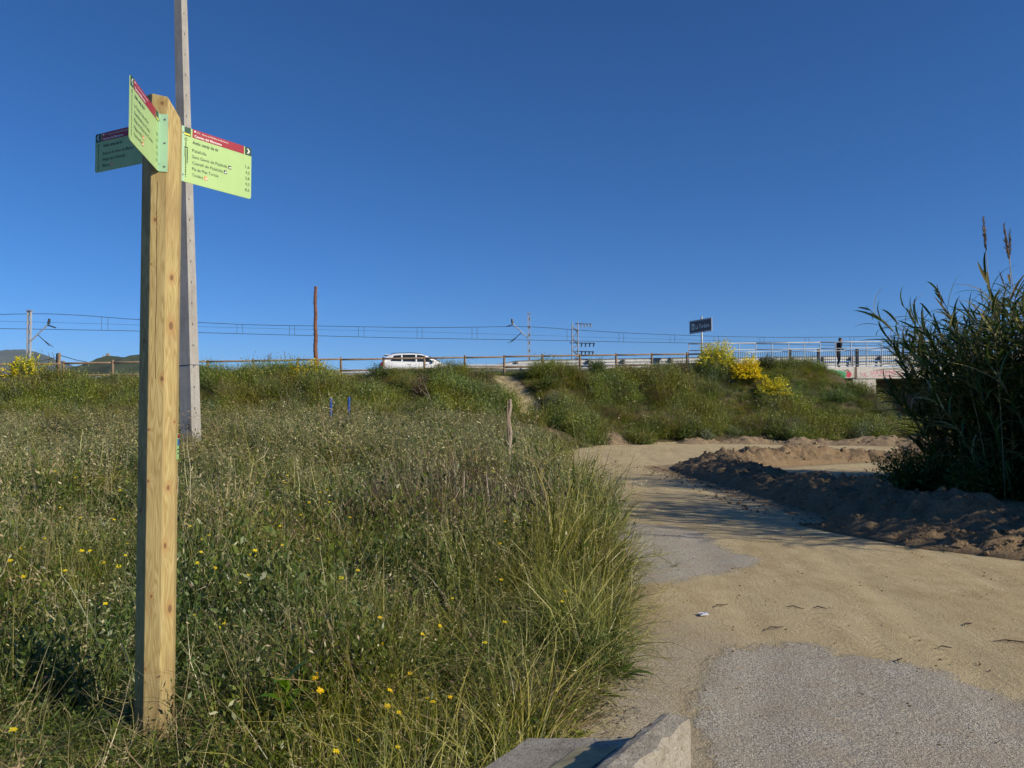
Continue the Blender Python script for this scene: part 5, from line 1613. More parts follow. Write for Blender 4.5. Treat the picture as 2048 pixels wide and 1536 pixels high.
# ------------------------------------------------------------------ white car on the road
def build_car():
    sC, dC = 8.3, -4.0
    p = fl(sC, dC, float(ztop(sC)) - .02)
    car = thing("parked_car", "white hatchback on the road behind the wooden fence", "car", p, rotz=math.atan2(LK, LC))
    paint = simple("white_car_paint", (0.80, 0.81, 0.82), 0.25, .02, 1, spec=.6)
    glass = simple("car_glass", (0.018, 0.025, 0.028), 0.05, .1, 2, spec=.8)
    rub = simple("tyre_rubber", (0.02, 0.02, 0.02), .85); alloy = simple("alloy", (.45, .46, .47), .3, .1, metal=.8)
    redl = simple("tail_lamp_red", (.35, .015, .015), .2); clr = simple("head_lamp_clear", (.6, .62, .64), .1); trim = simple("black_trim", (.02, .02, .022), .5)
    # side outline stations along x (front = +x): (x, z_bottom, z_belt, half width)
    ST = [(-2.08, .42, .80, .62), (-2.02, .32, .92, .76), (-1.85, .26, .97, .85), (-1.3, .22, .98, .89), (-.5, .20, .955, .90), (.3, .20, .94, .90), (.9, .20, .925, .89), (1.35, .22, .86, .87), (1.75, .25, .77, .82), (2.0, .30, .66, .72), (2.12, .36, .55, .56)]
    def ring(x, zb, zt, hw):
        zm = zb + (zt - zb) * .55
        return [(x, -hw * .80, zb), (x, -hw * .97, zb + .08), (x, -hw, zm), (x, -hw * .985, zt - .05), (x, -hw * .90, zt), (x, 0, zt + .03), (x, hw * .90, zt), (x, hw * .985, zt - .05), (x, hw, zm), (x, hw * .97, zb + .08), (x, hw * .80, zb)]
    v, f = [], []; k = 11
    for st_ in ST: v += ring(*st_)
    for i in range(len(ST) - 1):
        for j in range(k - 1): f.append((i * k + j, i * k + j + 1, (i + 1) * k + j + 1, (i + 1) * k + j))
        f.append((i * k + k - 1, i * k, (i + 1) * k, (i + 1) * k + k - 1))
    f.append(tuple(range(k))); f.append(tuple((len(ST) - 1) * k + j for j in range(k - 1, -1, -1)))
    MB().add(v, f).build("body", paint, car, smooth=True)
    # greenhouse: roof shell with glass inset
    GS = [(-1.98, .97, .985, .60, .80), (-1.62, .97, 1.36, .60, .84), (-1.2, .97, 1.455, .60, .86), (-.5, .95, 1.48, .60, .87), (.05, .94, 1.46, .59, .87), (.45, .93, 1.34, .58, .86), (1.18, .90, .95, .64, .80)]
    v, f = [], []; k = 8
    for (x, zb, zt, ht, hb) in GS: v += [(x, -hb, zb - .03), (x, -hb + .01, zb + (zt - zb) * .1), (x, -ht - .03, zt - .05 * (zt - zb)), (x, -ht + .08, zt), (x, ht - .08, zt), (x, ht + .03, zt - .05 * (zt - zb)), (x, hb - .01, zb + (zt - zb) * .1), (x, hb, zb - .03)]
    for i in range(len(GS) - 1):
        for j in range(k - 1): f.append((i * k + j, i * k + j + 1, (i + 1) * k + j + 1, (i + 1) * k + j))
    f.append(tuple(range(k))); f.append(tuple((len(GS) - 1) * k + j for j in range(k)))
    MB().add(v, f).build("cabin", paint, car, smooth=True)
    def side_glass(name, poly):
        for sy in (-1, 1):
            pts = []
            for (x, z) in poly:
                t = np.interp(x, [g_[0] for g_ in GS], [g_[2] for g_ in GS]); hb = np.interp(x, [g_[0] for g_ in GS], [g_[4] for g_ in GS]); ht = np.interp(x, [g_[0] for g_ in GS], [g_[3] for g_ in GS])
                fr = (z - .96) / max(.05, t - .96)
                pts.append((x, sy * (hb + (ht + .03 - hb) * min(1, max(0, (fr - .1) / .85)) + .012), z))
            MB().add(pts, [tuple(range(len(pts)))]).build(name, glass, car)
    side_glass("window", [(-1.55, 1.01), (-.98, 1.0), (-.98, 1.37), (-1.35, 1.33)])
    side_glass("window", [(-.90, 1.0), (-.22, .99), (-.22, 1.40), (-.90, 1.385)])
    side_glass("window", [(-.14, .99), (.78, .975), (.42, 1.22), (.12, 1.37), (-.14, 1.40)])
    MB().add([(.52, -.56, 1.315), (.52, .56, 1.315), (1.14, .66, .985), (1.14, -.66, .985)], [(0, 1, 2, 3)]).build("windscreen", glass, car).location = (.02, 0, .02)
    MB().add([(-1.64, -.52, 1.34), (-1.64, .52, 1.34), (-1.95, .62, 1.04), (-1.95, -.62, 1.04)], [(0, 3, 2, 1)]).build("rear_window", glass, car).location = (-.03, 0, .01)
    mb = MB(); mb.box((-1.82, -.5, 1.38), (-1.60, .5, 1.41)); mb.build("roof_spoiler", paint, car)
    for sy in (-1, 1):
        mb = MB(); mb.sphere((.72, sy * .96, 1.02), (.09, .10, .07), 10, 6); mb.build("wing_mirror", paint, car, smooth=True)
        mb = MB(); mb.box((-2.06, sy * .74 - .10, .74), (-1.90, sy * .74 + .10, .93)); mb.build("tail_lamp", redl, car, bevel=.02)
        mb = MB(); mb.sphere((1.93, sy * .64, .63), (.14, .13, .075), 10, 6); mb.build("headlight", clr, car, smooth=True)
        mb = MB(); mb.tube([(-1.5, sy * .56, 1.46), (-.4, sy * .57, 1.51), (.1, sy * .55, 1.47)], .015, 6); mb.build("roof_rail", trim, car)
        for x in (-.55, .4):
            mb = MB(); mb.box((x - .09, sy * .905, .83), (x + .09, sy * .925, .86)); mb.build("door_handle", paint, car)
        for x in (-1.32, 1.30):
            mb = MB(); mb.tube([(x, sy * .70, .315), (x, sy * .90, .315)], .315, 24); w_ = mb.build("tyre", rub, car, bevel=.03)
            mb = MB(); mb.tube([(x, sy * .88, .315), (x, sy * .912, .315)], .21, 20)
            for a in range(5):
                t = a * 2 * math.pi / 5; mb.box((-.02, -.012, .04), (.02, .012, .2), 0, Matrix.Translation((x, sy * .915, .315)) @ Matrix.Rotation(t, 4, 'Y'))
            mb.build("rim", alloy, w_)
    mb = MB(); mb.box((-2.095, -.26, .60), (-2.075, .26, .71)); mb.build("number_plate", M['sign_white'], car)
    car.scale = (1, 1, .94)
    return car
build_car()

# ------------------------------------------------------------------ person walking over the bridge
def build_person():
    sP, dP = 32.15, -.9
    base = fl(sP, dP, zt_(sP) + .05)
    o = thing("person", "person in dark jacket, cap and dark trousers walking over the bridge", "person", base, rotz=ang)
    # local: x = walking direction (right), y = across, z = up
    J = {'pel': (0, 0, .90), 'bel': (.02, 0, 1.05), 'che': (.06, 0, 1.28), 'nk': (.10, 0, 1.44), 'hd': (.14, 0, 1.52),
         'hl': (0, .09, .86), 'kl': (.12, .10, .48), 'al': (.06, .10, .09), 'tl': (.22, .11, .045),
         'hr': (0, -.09, .86), 'kr': (.02, -.10, .47), 'ar': (-.14, -.10, .12), 'tr': (.0, -.11, .045),
         'sl': (.06, .19, 1.36), 'el': (.02, .25, 1.10), 'wl': (.20, .22, .92), 'pl': (.26, .21, .88),
         'sr': (.06, -.19, 1.36), 'er': (.0, -.26, 1.10), 'wr': (.22, -.23, .98), 'pr': (.28, -.22, .96)}
    Rr = {'pel': .15, 'bel': .14, 'che': .165, 'nk': .06, 'hd': .055, 'hl': .10, 'kl': .07, 'al': .05, 'tl': .045, 'hr': .10, 'kr': .07, 'ar': .05, 'tr': .045,
          'sl': .075, 'el': .055, 'wl': .034, 'pl': .036, 'sr': .075, 'er': .055, 'wr': .034, 'pr': .036}
    E = [('pel', 'bel'), ('bel', 'che'), ('che', 'nk'), ('nk', 'hd'), ('pel', 'hl'), ('hl', 'kl'), ('kl', 'al'), ('al', 'tl'), ('pel', 'hr'), ('hr', 'kr'), ('kr', 'ar'), ('ar', 'tr'),
         ('che', 'sl'), ('sl', 'el'), ('el', 'wl'), ('wl', 'pl'), ('che', 'sr'), ('sr', 'er'), ('er', 'wr'), ('wr', 'pr')]
    for sd_ in 'lr':
        px_, py_, pz_ = J['p' + sd_]; y_ = 1 if sd_ == 'l' else -1
        for k, (dx, dy, dz, ln) in enumerate(((.02, .028, .01, .045), (.055, .026, -.01, .05), (.06, .008, -.015, .055), (.055, -.010, -.015, .05), (.048, -.026, -.012, .04))):
            J['f%s%d' % (sd_, k)] = (px_ + dx * .5, py_ + dy * y_, pz_ + dz * .4); J['g%s%d' % (sd_, k)] = (px_ + dx, py_ + dy * y_ * .9, pz_ + dz - ln * .5)
            Rr['f%s%d' % (sd_, k)] = .011; Rr['g%s%d' % (sd_, k)] = .009
            E += [('p' + sd_, 'f%s%d' % (sd_, k)), ('f%s%d' % (sd_, k), 'g%s%d' % (sd_, k))]
    keys = list(J)
    me = bpy.data.meshes.new("body"); me.from_pydata([J[k] for k in keys], [(keys.index(a), keys.index(b)) for a, b in E], [])
    tmp = bpy.data.objects.new("tmp", me); COL.objects.link(tmp)
    md = tmp.modifiers.new("s", 'SKIN'); 
    lay = me.skin_vertices[0].data if len(me.skin_vertices) else None
    if lay is None:
        bpy.context.view_layer.objects.active = tmp; lay = me.skin_vertices[0].data
    for i, k in enumerate(keys): lay[i].radius = (Rr[k], Rr[k]); lay[i].use_root = (k == 'pel')
    md.use_smooth_shade = True
    sb = tmp.modifiers.new("u", 'SUBSURF'); sb.levels = 2; sb.render_levels = 2
    dg = bpy.context.evaluated_depsgraph_get()
    ev = bpy.data.meshes.new_from_object(tmp.evaluated_get(dg)); bpy.data.objects.remove(tmp)
    bm = bmesh.new(); bm.from_mesh(ev)
    skin = simple("skin", (.42, .25, .17), .6); jacket = simple("dark_jacket", (.018, .02, .024), .8, .3); trou = simple("dark_trousers", (.025, .028, .04), .85, .3); shoe = simple("shoe", (.012, .012, .012), .6)
    hair = simple("grey_hair", (.10, .09, .08), .8)
    # head with nose, ears
    hm = MB(); hm.sphere((.165, 0, 1.60), (.095, .075, .115), 16, 12); hm.sphere((.262, 0, 1.585), (.022, .014, .022), 8, 6)
    for y_ in (-1, 1): hm.sphere((.155, y_ * .076, 1.59), (.022, .010, .032), 8, 6)
    hm.sphere((.225, 0, 1.535), (.035, .045, .03), 8, 6)
    for vv in hm.v: bm.verts.new(vv)
    bm.verts.ensure_lookup_table(); off = len(bm.verts) - len(hm.v)
    for ff in hm.f:
        try: bm.faces.new([bm.verts[off + i] for i in ff])
        except ValueError: pass
    for fc in bm.faces:
        c = fc.calc_center_median(); fc.smooth = True
        if c.z > 1.46: fc.material_index = 0
        elif c.x > .19 and .75 < c.z < 1.02 and abs(c.y) > .15: fc.material_index = 0
        elif c.z > .84: fc.material_index = 1
        elif c.z > .11: fc.material_index = 2
        else: fc.material_index = 3
    m2 = bpy.data.meshes.new("body"); bm.to_mesh(m2); bm.free()
    for m_ in (skin, jacket, trou, shoe): m2.materials.append(m_)
    link("body", m2, o)
    mb = MB(); mb.sphere((.15, 0, 1.645), (.102, .085, .085), 14, 8); mb.box((.20, -.055, 1.635), (.31, .055, 1.65)); mb.build("cap", jacket, o, smooth=True)
    mb = MB(); mb.sphere((.125, 0, 1.60), (.085, .081, .085), 12, 8); mb.build("hair", hair, o, smooth=True)
    for y_ in (-1, 1):
        mb = MB(); mb.sphere((.250, y_ * .03, 1.612), (.010, .012, .009), 8, 5); mb.build("eye", M['black'], o)
    mb = MB(); mb.box((.252, -.022, 1.545), (.262, .022, 1.552)); mb.build("mouth", simple("lips", (.28, .11, .09), .6), o)
build_person()

# ------------------------------------------------------------------ concrete barrier on its side
bar = thing("concrete_barrier", "grey concrete traffic barrier lying on its side in the foreground", "barrier", (.513, 2.54, 0), rotz=0)
ax = azv(214); ac = azv(304)              # long axis towards the viewer, across towards the grass
def bp(t, z, l): return ac * t + ax * l + Vector((0, 0, z))
prof = [(-.075, 0.0), (-.075, .585), (-.060, .602), (.0, .602), (.030, .590), (.085, .530), (.13, .495), (.19, .475), (.545, .392), (.560, .375), (.560, .225), (.545, .208), (.19, .125), (.085, .07), (.0, 0.0)]
bm = bmesh.new()
LN = 1.9; stations = np.linspace(0, LN, 40)
grid = []
brng = random.Random(12)
for l in stations:
    row = []
    for (t, z) in prof:
        j = .005
        if t < -.05: j = .016
        row.append(bm.verts.new(bp(t + brng.uniform(-j, j) * .6, z + brng.uniform(-j, j) * .5, l)))
    grid.append(row)
for i in range(len(grid) - 1):
    for j in range(len(prof)):
        bm.faces.new((grid[i][j], grid[i][(j + 1) % len(prof)], grid[i + 1][(j + 1) % len(prof)], grid[i + 1][j]))
bm.faces.new(grid[0]); bm.faces.new(list(reversed(grid[-1])))
bmesh.ops.recalc_face_normals(bm, faces=bm.faces)
me = bpy.data.meshes.new("barrier_body"); bm.to_mesh(me); bm.free()
def barrier_mat():
    m, nt, b, o = nmat("barrier_concrete")
    pos = objco(nt)
    n1 = noise_n(nt, pos, 7, 7, .68); n2 = noise_n(nt, pos, 46, 6, .75); n3 = noise_n(nt, pos, 190, 3, .7)
    c = ramp(nt, n1, [(.3, (.33, .295, .225)), (.5, (.46, .42, .335)), (.72, (.58, .54, .45))])
    c = mixc(nt, ramp(nt, n2, [(.34, .75), (.5, 0.0)]), c, (.20, .165, .12))
    c = mixc(nt, ramp(nt, n3, [(.36, .4), (.46, 0.0)]), c, (.12, .10, .08))
    L(nt, c, b.inputs["Base Color"]); b.inputs["Roughness"].default_value = .92; b.inputs["Specular IOR Level"].default_value = .2
    bump(nt, mth(nt, 'ADD', mth(nt, 'MULTIPLY', n2, .016), mth(nt, 'MULTIPLY', n3, .004)), .9, 1.0, b)
    return m
bcm = barrier_mat(); me.materials.append(bcm)
link("barrier_body", me, bar)
# drain notch in the base: flat dark plate, the recess's shade painted as colour
mb = MB()
c0 = bp(-.079, 0, .40)
for k, (l0, l1, z0, z1) in enumerate(((.40, .52, .38, .585),)):
    nrm = -ac
    pts = [bp(-.084, z0, l0 + .01), bp(-.084, z0, l1), bp(-.084, z1 - .05, l1), bp(-.084, z1, (l0 + l1) / 2), bp(-.084, z1 - .04, l0 + .01)]
    mb.prism(pts, ac * .004)
mb.build("drain_notch", simple("notch_dark", (.14, .12, .10), .95, .3, 20), bar)
mb = MB(); ol = M['sign_yellow']
yel = simple("faded_yellow_paint", (.34, .30, .17), .9, .35, 14)
def on_ledge(t, l, k=.004):
    z = np.interp(t, [.13, .19, .545], [.495, .475, .392]); return bp(t, z + k, l)
mb.add([on_ledge(.14, .10), on_ledge(.29, .10), on_ledge(.29, 1.2), on_ledge(.14, 1.2)], [(0, 1, 2, 3)]); mb.build("paint_band", yel, bar)
mb = MB()
scr = [(.215, .36), (.20, .33), (.185, .37), (.225, .34), (.21, .41), (.19, .44), (.235, .42), (.22, .47), (.20, .50), (.24, .46), (.205, .40), (.23, .52), (.19, .47)]
for (t, l), (t2, l2) in zip(scr[:-1], scr[1:]):
    dx, dy = l2 - l, t2 - t; q = math.hypot(dx, dy); nx_, ny_ = -dy / q * .004, dx / q * .004
    mb.add([on_ledge(t - ny_, l - nx_, .007), on_ledge(t2 - ny_, l2 - nx_, .007), on_ledge(t2 + ny_, l2 + nx_, .007), on_ledge(t + ny_, l + nx_, .007)], [(0, 1, 2, 3)])
mb.build("scribble", M['black'], bar)
mb = MB(); crk = [(.02, .10), (.035, .13), (.03, .16), (.05, .18), (.055, .2)]
for (t, l), (t2, l2) in zip(crk[:-1], crk[1:]):
    zz_ = lambda t: float(np.interp(t, [.0, .03, .085], [.602, .590, .530])) + .003
    mb.tube([bp(t, zz_(t), l), bp(t2, zz_(t2), l2)], .0022, 4)
mb.build("crack", M['black'], bar)
# ------------------------------------------------------------------ giant reeds on the right
LEAF_ME = []
def make_leaf_mesh(seed):
    """one arching reed leaf along +x, base at the origin, folded along its midrib"""
    r = np.random.default_rng(seed)
    K = 6; t = np.linspace(0, 1, K); ln = 1.0
    droop = r.uniform(.25, 1.35); a0 = r.uniform(-.1, .3)
    ang_ = a0 - droop * t ** 1.3
    x = np.concatenate([[0], np.cumsum(np.cos(ang_[:-1]) / (K - 1))]); z = np.concatenate([[0], np.cumsum(np.sin(ang_[:-1]) / (K - 1))])
    y = .10 * r.normal() * t ** 2
    w = .085 * np.sin(np.clip(t * .93 + .07, 0, 1) * math.pi) ** .6 * (1 - t * .45); w[-1] = .002
    V = []; Q = []
    for k in range(K):
        V += [(x[k], y[k] - w[k] / 2, z[k] + w[k] * .18), (x[k], y[k], z[k]), (x[k], y[k] + w[k] / 2, z[k] + w[k] * .18)]
    for k in range(K - 1):
        for j in (0, 1): Q.append((k * 3 + j, k * 3 + j + 1, (k + 1) * 3 + j + 1, (k + 1) * 3 + j))
    return np.array(V), np.array(Q)
LEAVES = [make_leaf_mesh(100 + i) for i in range(8)]
for i, (V, Q) in enumerate(LEAVES):
    for tone in range(3):
        LEAF_ME.append(make_mesh("leaf", V, Q, [M['reed']], attrs={"tint": np.full(len(V), (.15, .5, .95)[tone])}, smooth=True))

def cane_curve(r, h, lean, az, n=10):
    t = np.linspace(0, 1, n); th = lean * (.25 + .75 * t ** 1.2)
    ds = h / (n - 1)
    hx = np.concatenate([[0], np.cumsum(np.sin(th[:-1])) * ds]); hz = np.concatenate([[0], np.cumsum(np.cos(th[:-1])) * ds])
    return np.stack([hx * math.cos(az), hx * math.sin(az), hz], 1)

def leaf_spots(r, C, n, lo, hi, size):
    """positions, frames and lengths of the leaves on a cane"""
    out = []
    for k in range(n):
        u = lo + (hi - lo) * (k + r.uniform(0, .6)) / n
        f = u * (len(C) - 1); i = min(int(f), len(C) - 2); p = C[i] * (1 - f + i) + C[i + 1] * (f - i)
        d = C[i + 1] - C[i]; d = d / np.linalg.norm(d)
        a = (k % 2) * math.pi + r.normal() * .7 + .6 * k
        side = np.array([math.cos(a), math.sin(a), 0]); side -= d * side.dot(d); side /= np.linalg.norm(side)
        el = r.uniform(.45, 1.05) * (1 - .25 * (1 - u))
        X = side * math.cos(el) + d * math.sin(el); Yv = np.cross(d, side); Yv /= np.linalg.norm(Yv); Zv = np.cross(X, Yv)
        out.append((p, np.stack([X, Yv, Zv], 1), size * r.uniform(.7, 1.2) * (1.05 - .45 * max(0, u - .8) / .2 * .6)))
    return out

def plume_geo(G, r, tip, d, ln):
    n = 120
    u = r.uniform(0, 1, n)
    B = tip[None] + d[None] * (u * ln)[:, None]
    D = unit(d[None] * 1.6 + r.normal(size=(n, 3)) * .30); S = unit(np.cross(D, rdir(r, n)))
    sz = ln * .20 * (1 - .75 * np.abs(u - .35))
    G.leaves(B, D, S, sz, sz * .16, 0, r.uniform(0, 1, n))

def giant_reed(x, y, h, lean, az_deg, label, seed, plume=0.0, nleaf=24, size=.62):
    r = np.random.default_rng(seed)
    z0 = gz(x, y) - .05
    o = thing("giant_reed", label, "reed", (x, y, z0), "giant reeds at the edge of the thicket")
    C = cane_curve(r, h, lean, math.radians(90 - az_deg))
    mb = MB(); mb.tube([tuple(c) for c in C], list(np.linspace(.016, .005, len(C))), 6, tint=.4); mb.build("cane", M['cane'], o, smooth=True, tint=True)
    for (p, R3, sz) in leaf_spots(r, C, nleaf, .18, .99, size):
        me_ = LEAF_ME[r.choice(24, p=np.repeat([1], 24) / 24)]
        l = link("leaf", me_, o)
        l.matrix_local = Matrix(((*(R3[0] * sz), p[0]), (*(R3[1] * sz), p[1]), (*(R3[2] * sz), p[2]), (0, 0, 0, 1)))
    if plume:
        d = C[-1] - C[-2]; d /= np.linalg.norm(d); d = unit(d + np.array([0, 0, .4]))
        st_l = plume * .9
        mb = MB(); mb.tube([tuple(C[-1]), tuple(C[-1] + d * (st_l + plume * .9))], [.006, .003], 5, tint=.8); mb.build("plume_stalk", M['cane'], o, tint=True)
        G = Geo(); plume_geo(G, r, C[-1] + d * st_l, d, plume); link("plume", G.mesh("plume", [M['plume']]), o)
    return o

REEDS = [
    (8.9, 14.8, 4.2, .92, -84, "reed arching farthest left over the bridge view", 0),
    (8.7, 14.0, 3.9, .72, -80, "reed leaning left just above the farthest-reaching one", 0),
    (9.0, 14.3, 4.0, .46, -82, "leafy reed leaning left with bent dry tip", 0),
    (8.3, 13.4, 3.2, .36, -75, "reed with slim upright plume at the thicket's left shoulder", .36),
    (9.2, 13.8, 4.2, .26, -65, "upright reed rising behind the left shoulder", 0),
    (8.30, 13.0, 3.75, .09, -70, "reed topped by a tall thin straight plume", .60),
    (8.9, 12.3, 3.9, .14, 20, "broad-leaved reed near the thicket's front", 0),
    (8.85, 12.9, 3.6, .18, -75, "reed topped by the thick slanting brown plume", .62),
    (8.62, 13.3, 3.9, .08, 40, "straight reed with a faint plume beside the slanting plume", .45),
    (8.3, 13.5, 2.3, .90, -85, "low reed drooping left over the earth bank", 0),
    (8.5, 15.0, 2.3, .95, -65, "low drooping reed at the back of the thicket's foot", 0),
    (8.7, 12.6, 2.6, .70, -95, "mid-height reed leaning left above the berm", 0),
    (9.1, 12.2, 3.1, .40, -85, "reed with long hanging leaves at the right edge", 0),
    (9.1, 15.2, 3.6, .55, -70, "reed leaning left at the back of the thicket", 0),
    (8.8, 13.7, 3.3, .55, -88, "reed bending left in the middle of the thicket's edge", 0),
    (8.5, 13.1, 3.0, .62, -78, "reed bending left low over the berm's crest", 0),
    (8.8, 14.6, 3.0, .72, -80, "reed sweeping left below the bridge fascia", 0),
    (8.6, 13.9, 2.7, .80, -90, "short reed sweeping left at mid height", 0),
    (9.0, 14.9, 3.3, .66, -76, "reed sweeping left in front of the bridge opening", 0),
    (8.9, 13.2, 3.5, .34, -85, "reed with fanned leaves left of the plumes", 0),
    (8.5, 14.4, 3.5, .44, -80, "reed with fanned leaves below the slim plume", 0),
]
for i, (x, y, h, ln, az_, lab, pl_) in enumerate(REEDS):
    giant_reed(x, y, h, ln, az_, lab, 300 + i, pl_, nleaf=34 if h > 3 else 24, size=.70)
def thicket(label, cx, cy, n_cane, ea, eb, seed, PG, hr):
    r = np.random.default_rng(seed)
    root = thing("reed_thicket", label, "reeds", (cx, cy, gz(cx, cy)))
    G = Geo(); mb = MB()
    AV = [[] for _ in range(8)]
    cz = root.location.z
    for i in range(n_cane):
        a = r.uniform(0, 2 * math.pi); q = math.sqrt(r.uniform(0, 1))
        e1, e2 = ea * q * math.cos(a), eb * q * math.sin(a)      # long axis runs back to front along the bank
        ox, oy = -.62 * e1 + .78 * e2, .78 * e1 + .62 * e2
        dx = -ox / 4.2
        h = (hr[0] + (hr[1] - hr[0]) * float(sst(-3.2, 1.2, ox))) * r.uniform(.82, 1.06) * (.7 if r.uniform() < .25 else 1)
        az = math.atan2(oy, ox) + r.normal() * .5
        lean = max(.03, .10 + .50 * q ** 2 + r.normal() * .10)
        C = cane_curve(r, h, lean, az, 8) + np.array([ox, oy, 0])
        mb.tube([tuple(c) for c in C], list(np.linspace(.015, .005, 8)), 4, cap=False, tint=float(r.uniform(0, 1)))
        for (p, R3, sz) in leaf_spots(r, C, int(r.integers(20, 27)), .04, .99, .68):
            AV[int(r.integers(0, 8))].append((p, R3 * sz, r.uniform(0, 1)))
        if h > 3.9 and r.uniform() < .06:
            d = unit(C[-1] - C[-2])
            plume_geo(PG, r, C[-1] + d * .2, d, .4)
    Vs, Qs, Ts = [], [], []; base = 0
    for (V, Q), items in zip(LEAVES, AV):
        P = np.array([i_[0] for i_ in items]); R_ = np.array([i_[1] for i_ in items]); t = np.array([i_[2] for i_ in items])
        v = np.einsum('nij,vj->nvi', R_, V) + P[:, None]
        Vs.append(v.reshape(-1, 3)); Qs.append((Q[None] + (np.arange(len(P)) * len(V))[:, None, None]).reshape(-1, 4) + base); Ts.append(np.repeat(t ** 1.35, len(V))); base += v.shape[0] * v.shape[1]
    me_ = make_mesh("foliage", np.concatenate(Vs), np.concatenate(Qs), [M['reed']], attrs={"tint": np.concatenate(Ts)}, smooth=True)
    fo = link("foliage", me_, root); fo["kind"] = "stuff"
    c_ = mb.build("canes", M['cane'], root, smooth=True, tint=True); c_["kind"] = "stuff"
    if PG.V:
        link("plumes", PG.mesh("plumes", [M['plume']]), root)
    # skirt of dead leaves at the foot
    G2 = Geo()
    n = n_cane * 5; a = r.uniform(0, 2 * math.pi, n); q = np.sqrt(r.uniform(.3, 1.0, n))
    e1, e2 = (ea + .2) * q * np.cos(a), (eb + .2) * q * np.sin(a)
    roots = np.stack([-.62 * e1 + .78 * e2, .78 * e1 + .62 * e2, np.zeros(n)], 1)
    P, d = curves(r, n, roots, r.uniform(0, 6.28, n), r.uniform(.6, 1.6, n), r.uniform(.1, 1.0, n), r.uniform(.2, 1.4, n), 5, .01)
    G2.ribbons(P, .032 * np.array([1, 1, .9, .6, .1])[None] * np.ones((n, 1)), unit(np.stack([-d[:, 1], d[:, 0], .3 * np.ones(n)], 1)), 0, r.uniform(0, .7, n))
    o = link("skirt", G2.mesh("skirt", [M['reed']]), root); o["kind"] = "stuff"
thicket("dense dark thicket of giant reeds at the right edge", 12.1, 12.9, 780, 4.8, 2.9, 77, Geo(), (3.4, 4.9))
# the reeds go on outside the picture on the right; their shadows fall across the track
thicket("reeds continuing outside the picture on the right", 9.75, 8.6, 190, 2.0, 1.25, 78, Geo(), (4.3, 4.9))

# ------------------------------------------------------------------ shrubs one can tell apart on and below the bank
def shrub(name, label, cat, x, y, h, w, mats, n=260, per=10, ln=.05, wd=.016, blossom=0.0, seed=1, group=None, z=None, upright=.75, bl_lo=.45, bl_mat=None, bl_size=.035):
    r = np.random.default_rng(seed)
    o = thing(name, label, cat, (x, y, gz(x, y) - .05 if z is None else z), group)
    G = Geo()
    roots = disc(r, n, w * .16)
    az = r.uniform(0, 2 * math.pi, n); el = np.arcsin(r.uniform(.02, 1, n) ** .9)
    lump = .72 + .5 * vnoise(az * 1.1 + seed, el * 2.2 + 3, seed)
    rad = r.uniform(.55, 1.0, n) ** .6 * lump
    tip = np.stack([w * .5 * np.cos(el) * np.cos(az), w * .5 * np.cos(el) * np.sin(az), h * (.12 + .88 * np.sin(el))], 1) * rad[:, None]
    mid = roots * .5 + tip * .5 + np.array([0, 0, 1]) * (h * .16)
    t_ = np.linspace(0, 1, 5)[None, :, None]
    P = (1 - t_) ** 2 * roots[:, None] + 2 * t_ * (1 - t_) * mid[:, None] + t_ ** 2 * tip[:, None]
    P[:, 1:] += r.normal(size=P[:, 1:].shape) * .02 * h
    d = unit(tip - roots)
    S = unit(np.stack([-d[:, 1], d[:, 0], np.zeros(n)], 1) + r.normal(size=(n, 3)) * .4)
    G.ribbons(P, .012 * np.array([1, .9, .8, .6, .2])[None] * np.ones((n, 1)), S, 0, r.uniform(0, .7, n))
    stem_leaves(G, r, P, per, ln, wd, 0, .2)
    link("foliage", G.mesh("foliage", mats), o)
    mb = MB()
    for k in range(5):
        a = k * 1.26; mb.tube([(0, 0, -.05), (.12 * w * math.cos(a), .12 * w * math.sin(a), h * .3), (.25 * w * math.cos(a), .25 * w * math.sin(a), h * .6)], [.025, .018, .008], 5)
    mb.build("stems", M['fence_wood'], o)
    if blossom:
        B_ = Geo()
        # flowers crowd the sunny outer twigs
        keep = r.uniform(0, 1, n) < blossom
        Pk = P[keep]
        stem_leaves(B_, r, Pk, 9, bl_size, bl_size * .8, 0, bl_lo, (0, 1), .1)
        link("blossom", B_.mesh("blossom", [bl_mat or M['yellow']]), o)
    return o
def on_bank(px, d):
    """ground point on the bank at photo column px, d metres in front of the fence line"""
    u = (px - 1024) / F
    # x = u*y and d fixed -> solve
    y = (LX * -LK + LY * LC - d) / (LC - u * LK)
    return u * y, y
broom = [(1432, 1.0, 1.8, 2.7, .82, "large broom bush in full yellow bloom beneath the river sign"),
         (1492, 2.2, 1.45, 2.3, .78, "rounded yellow broom bush below and right of the largest one"),
         (1543, 3.3, 1.3, 2.3, .5, "sparsely flowering broom bush lowest on the bank"),
         (622, 1.6, 1.25, 2.8, .3, "scattered yellow broom in front of the bare trunk"),
         (48, .9, 1.7, 2.2, .28, "yellow-flowered bush poking above the fence at far left")]
for i, (px, d_, h_, w_, bl, lab) in enumerate(broom):
    x, y = on_bank(px, d_)
    shrub("broom_shrub", lab, "shrub", x, y, h_, w_, [M['scrub']], 620, 7, .06, .016, bl, 500 + i, "flowering brooms on the bank", bl_lo=.66, bl_size=.07)
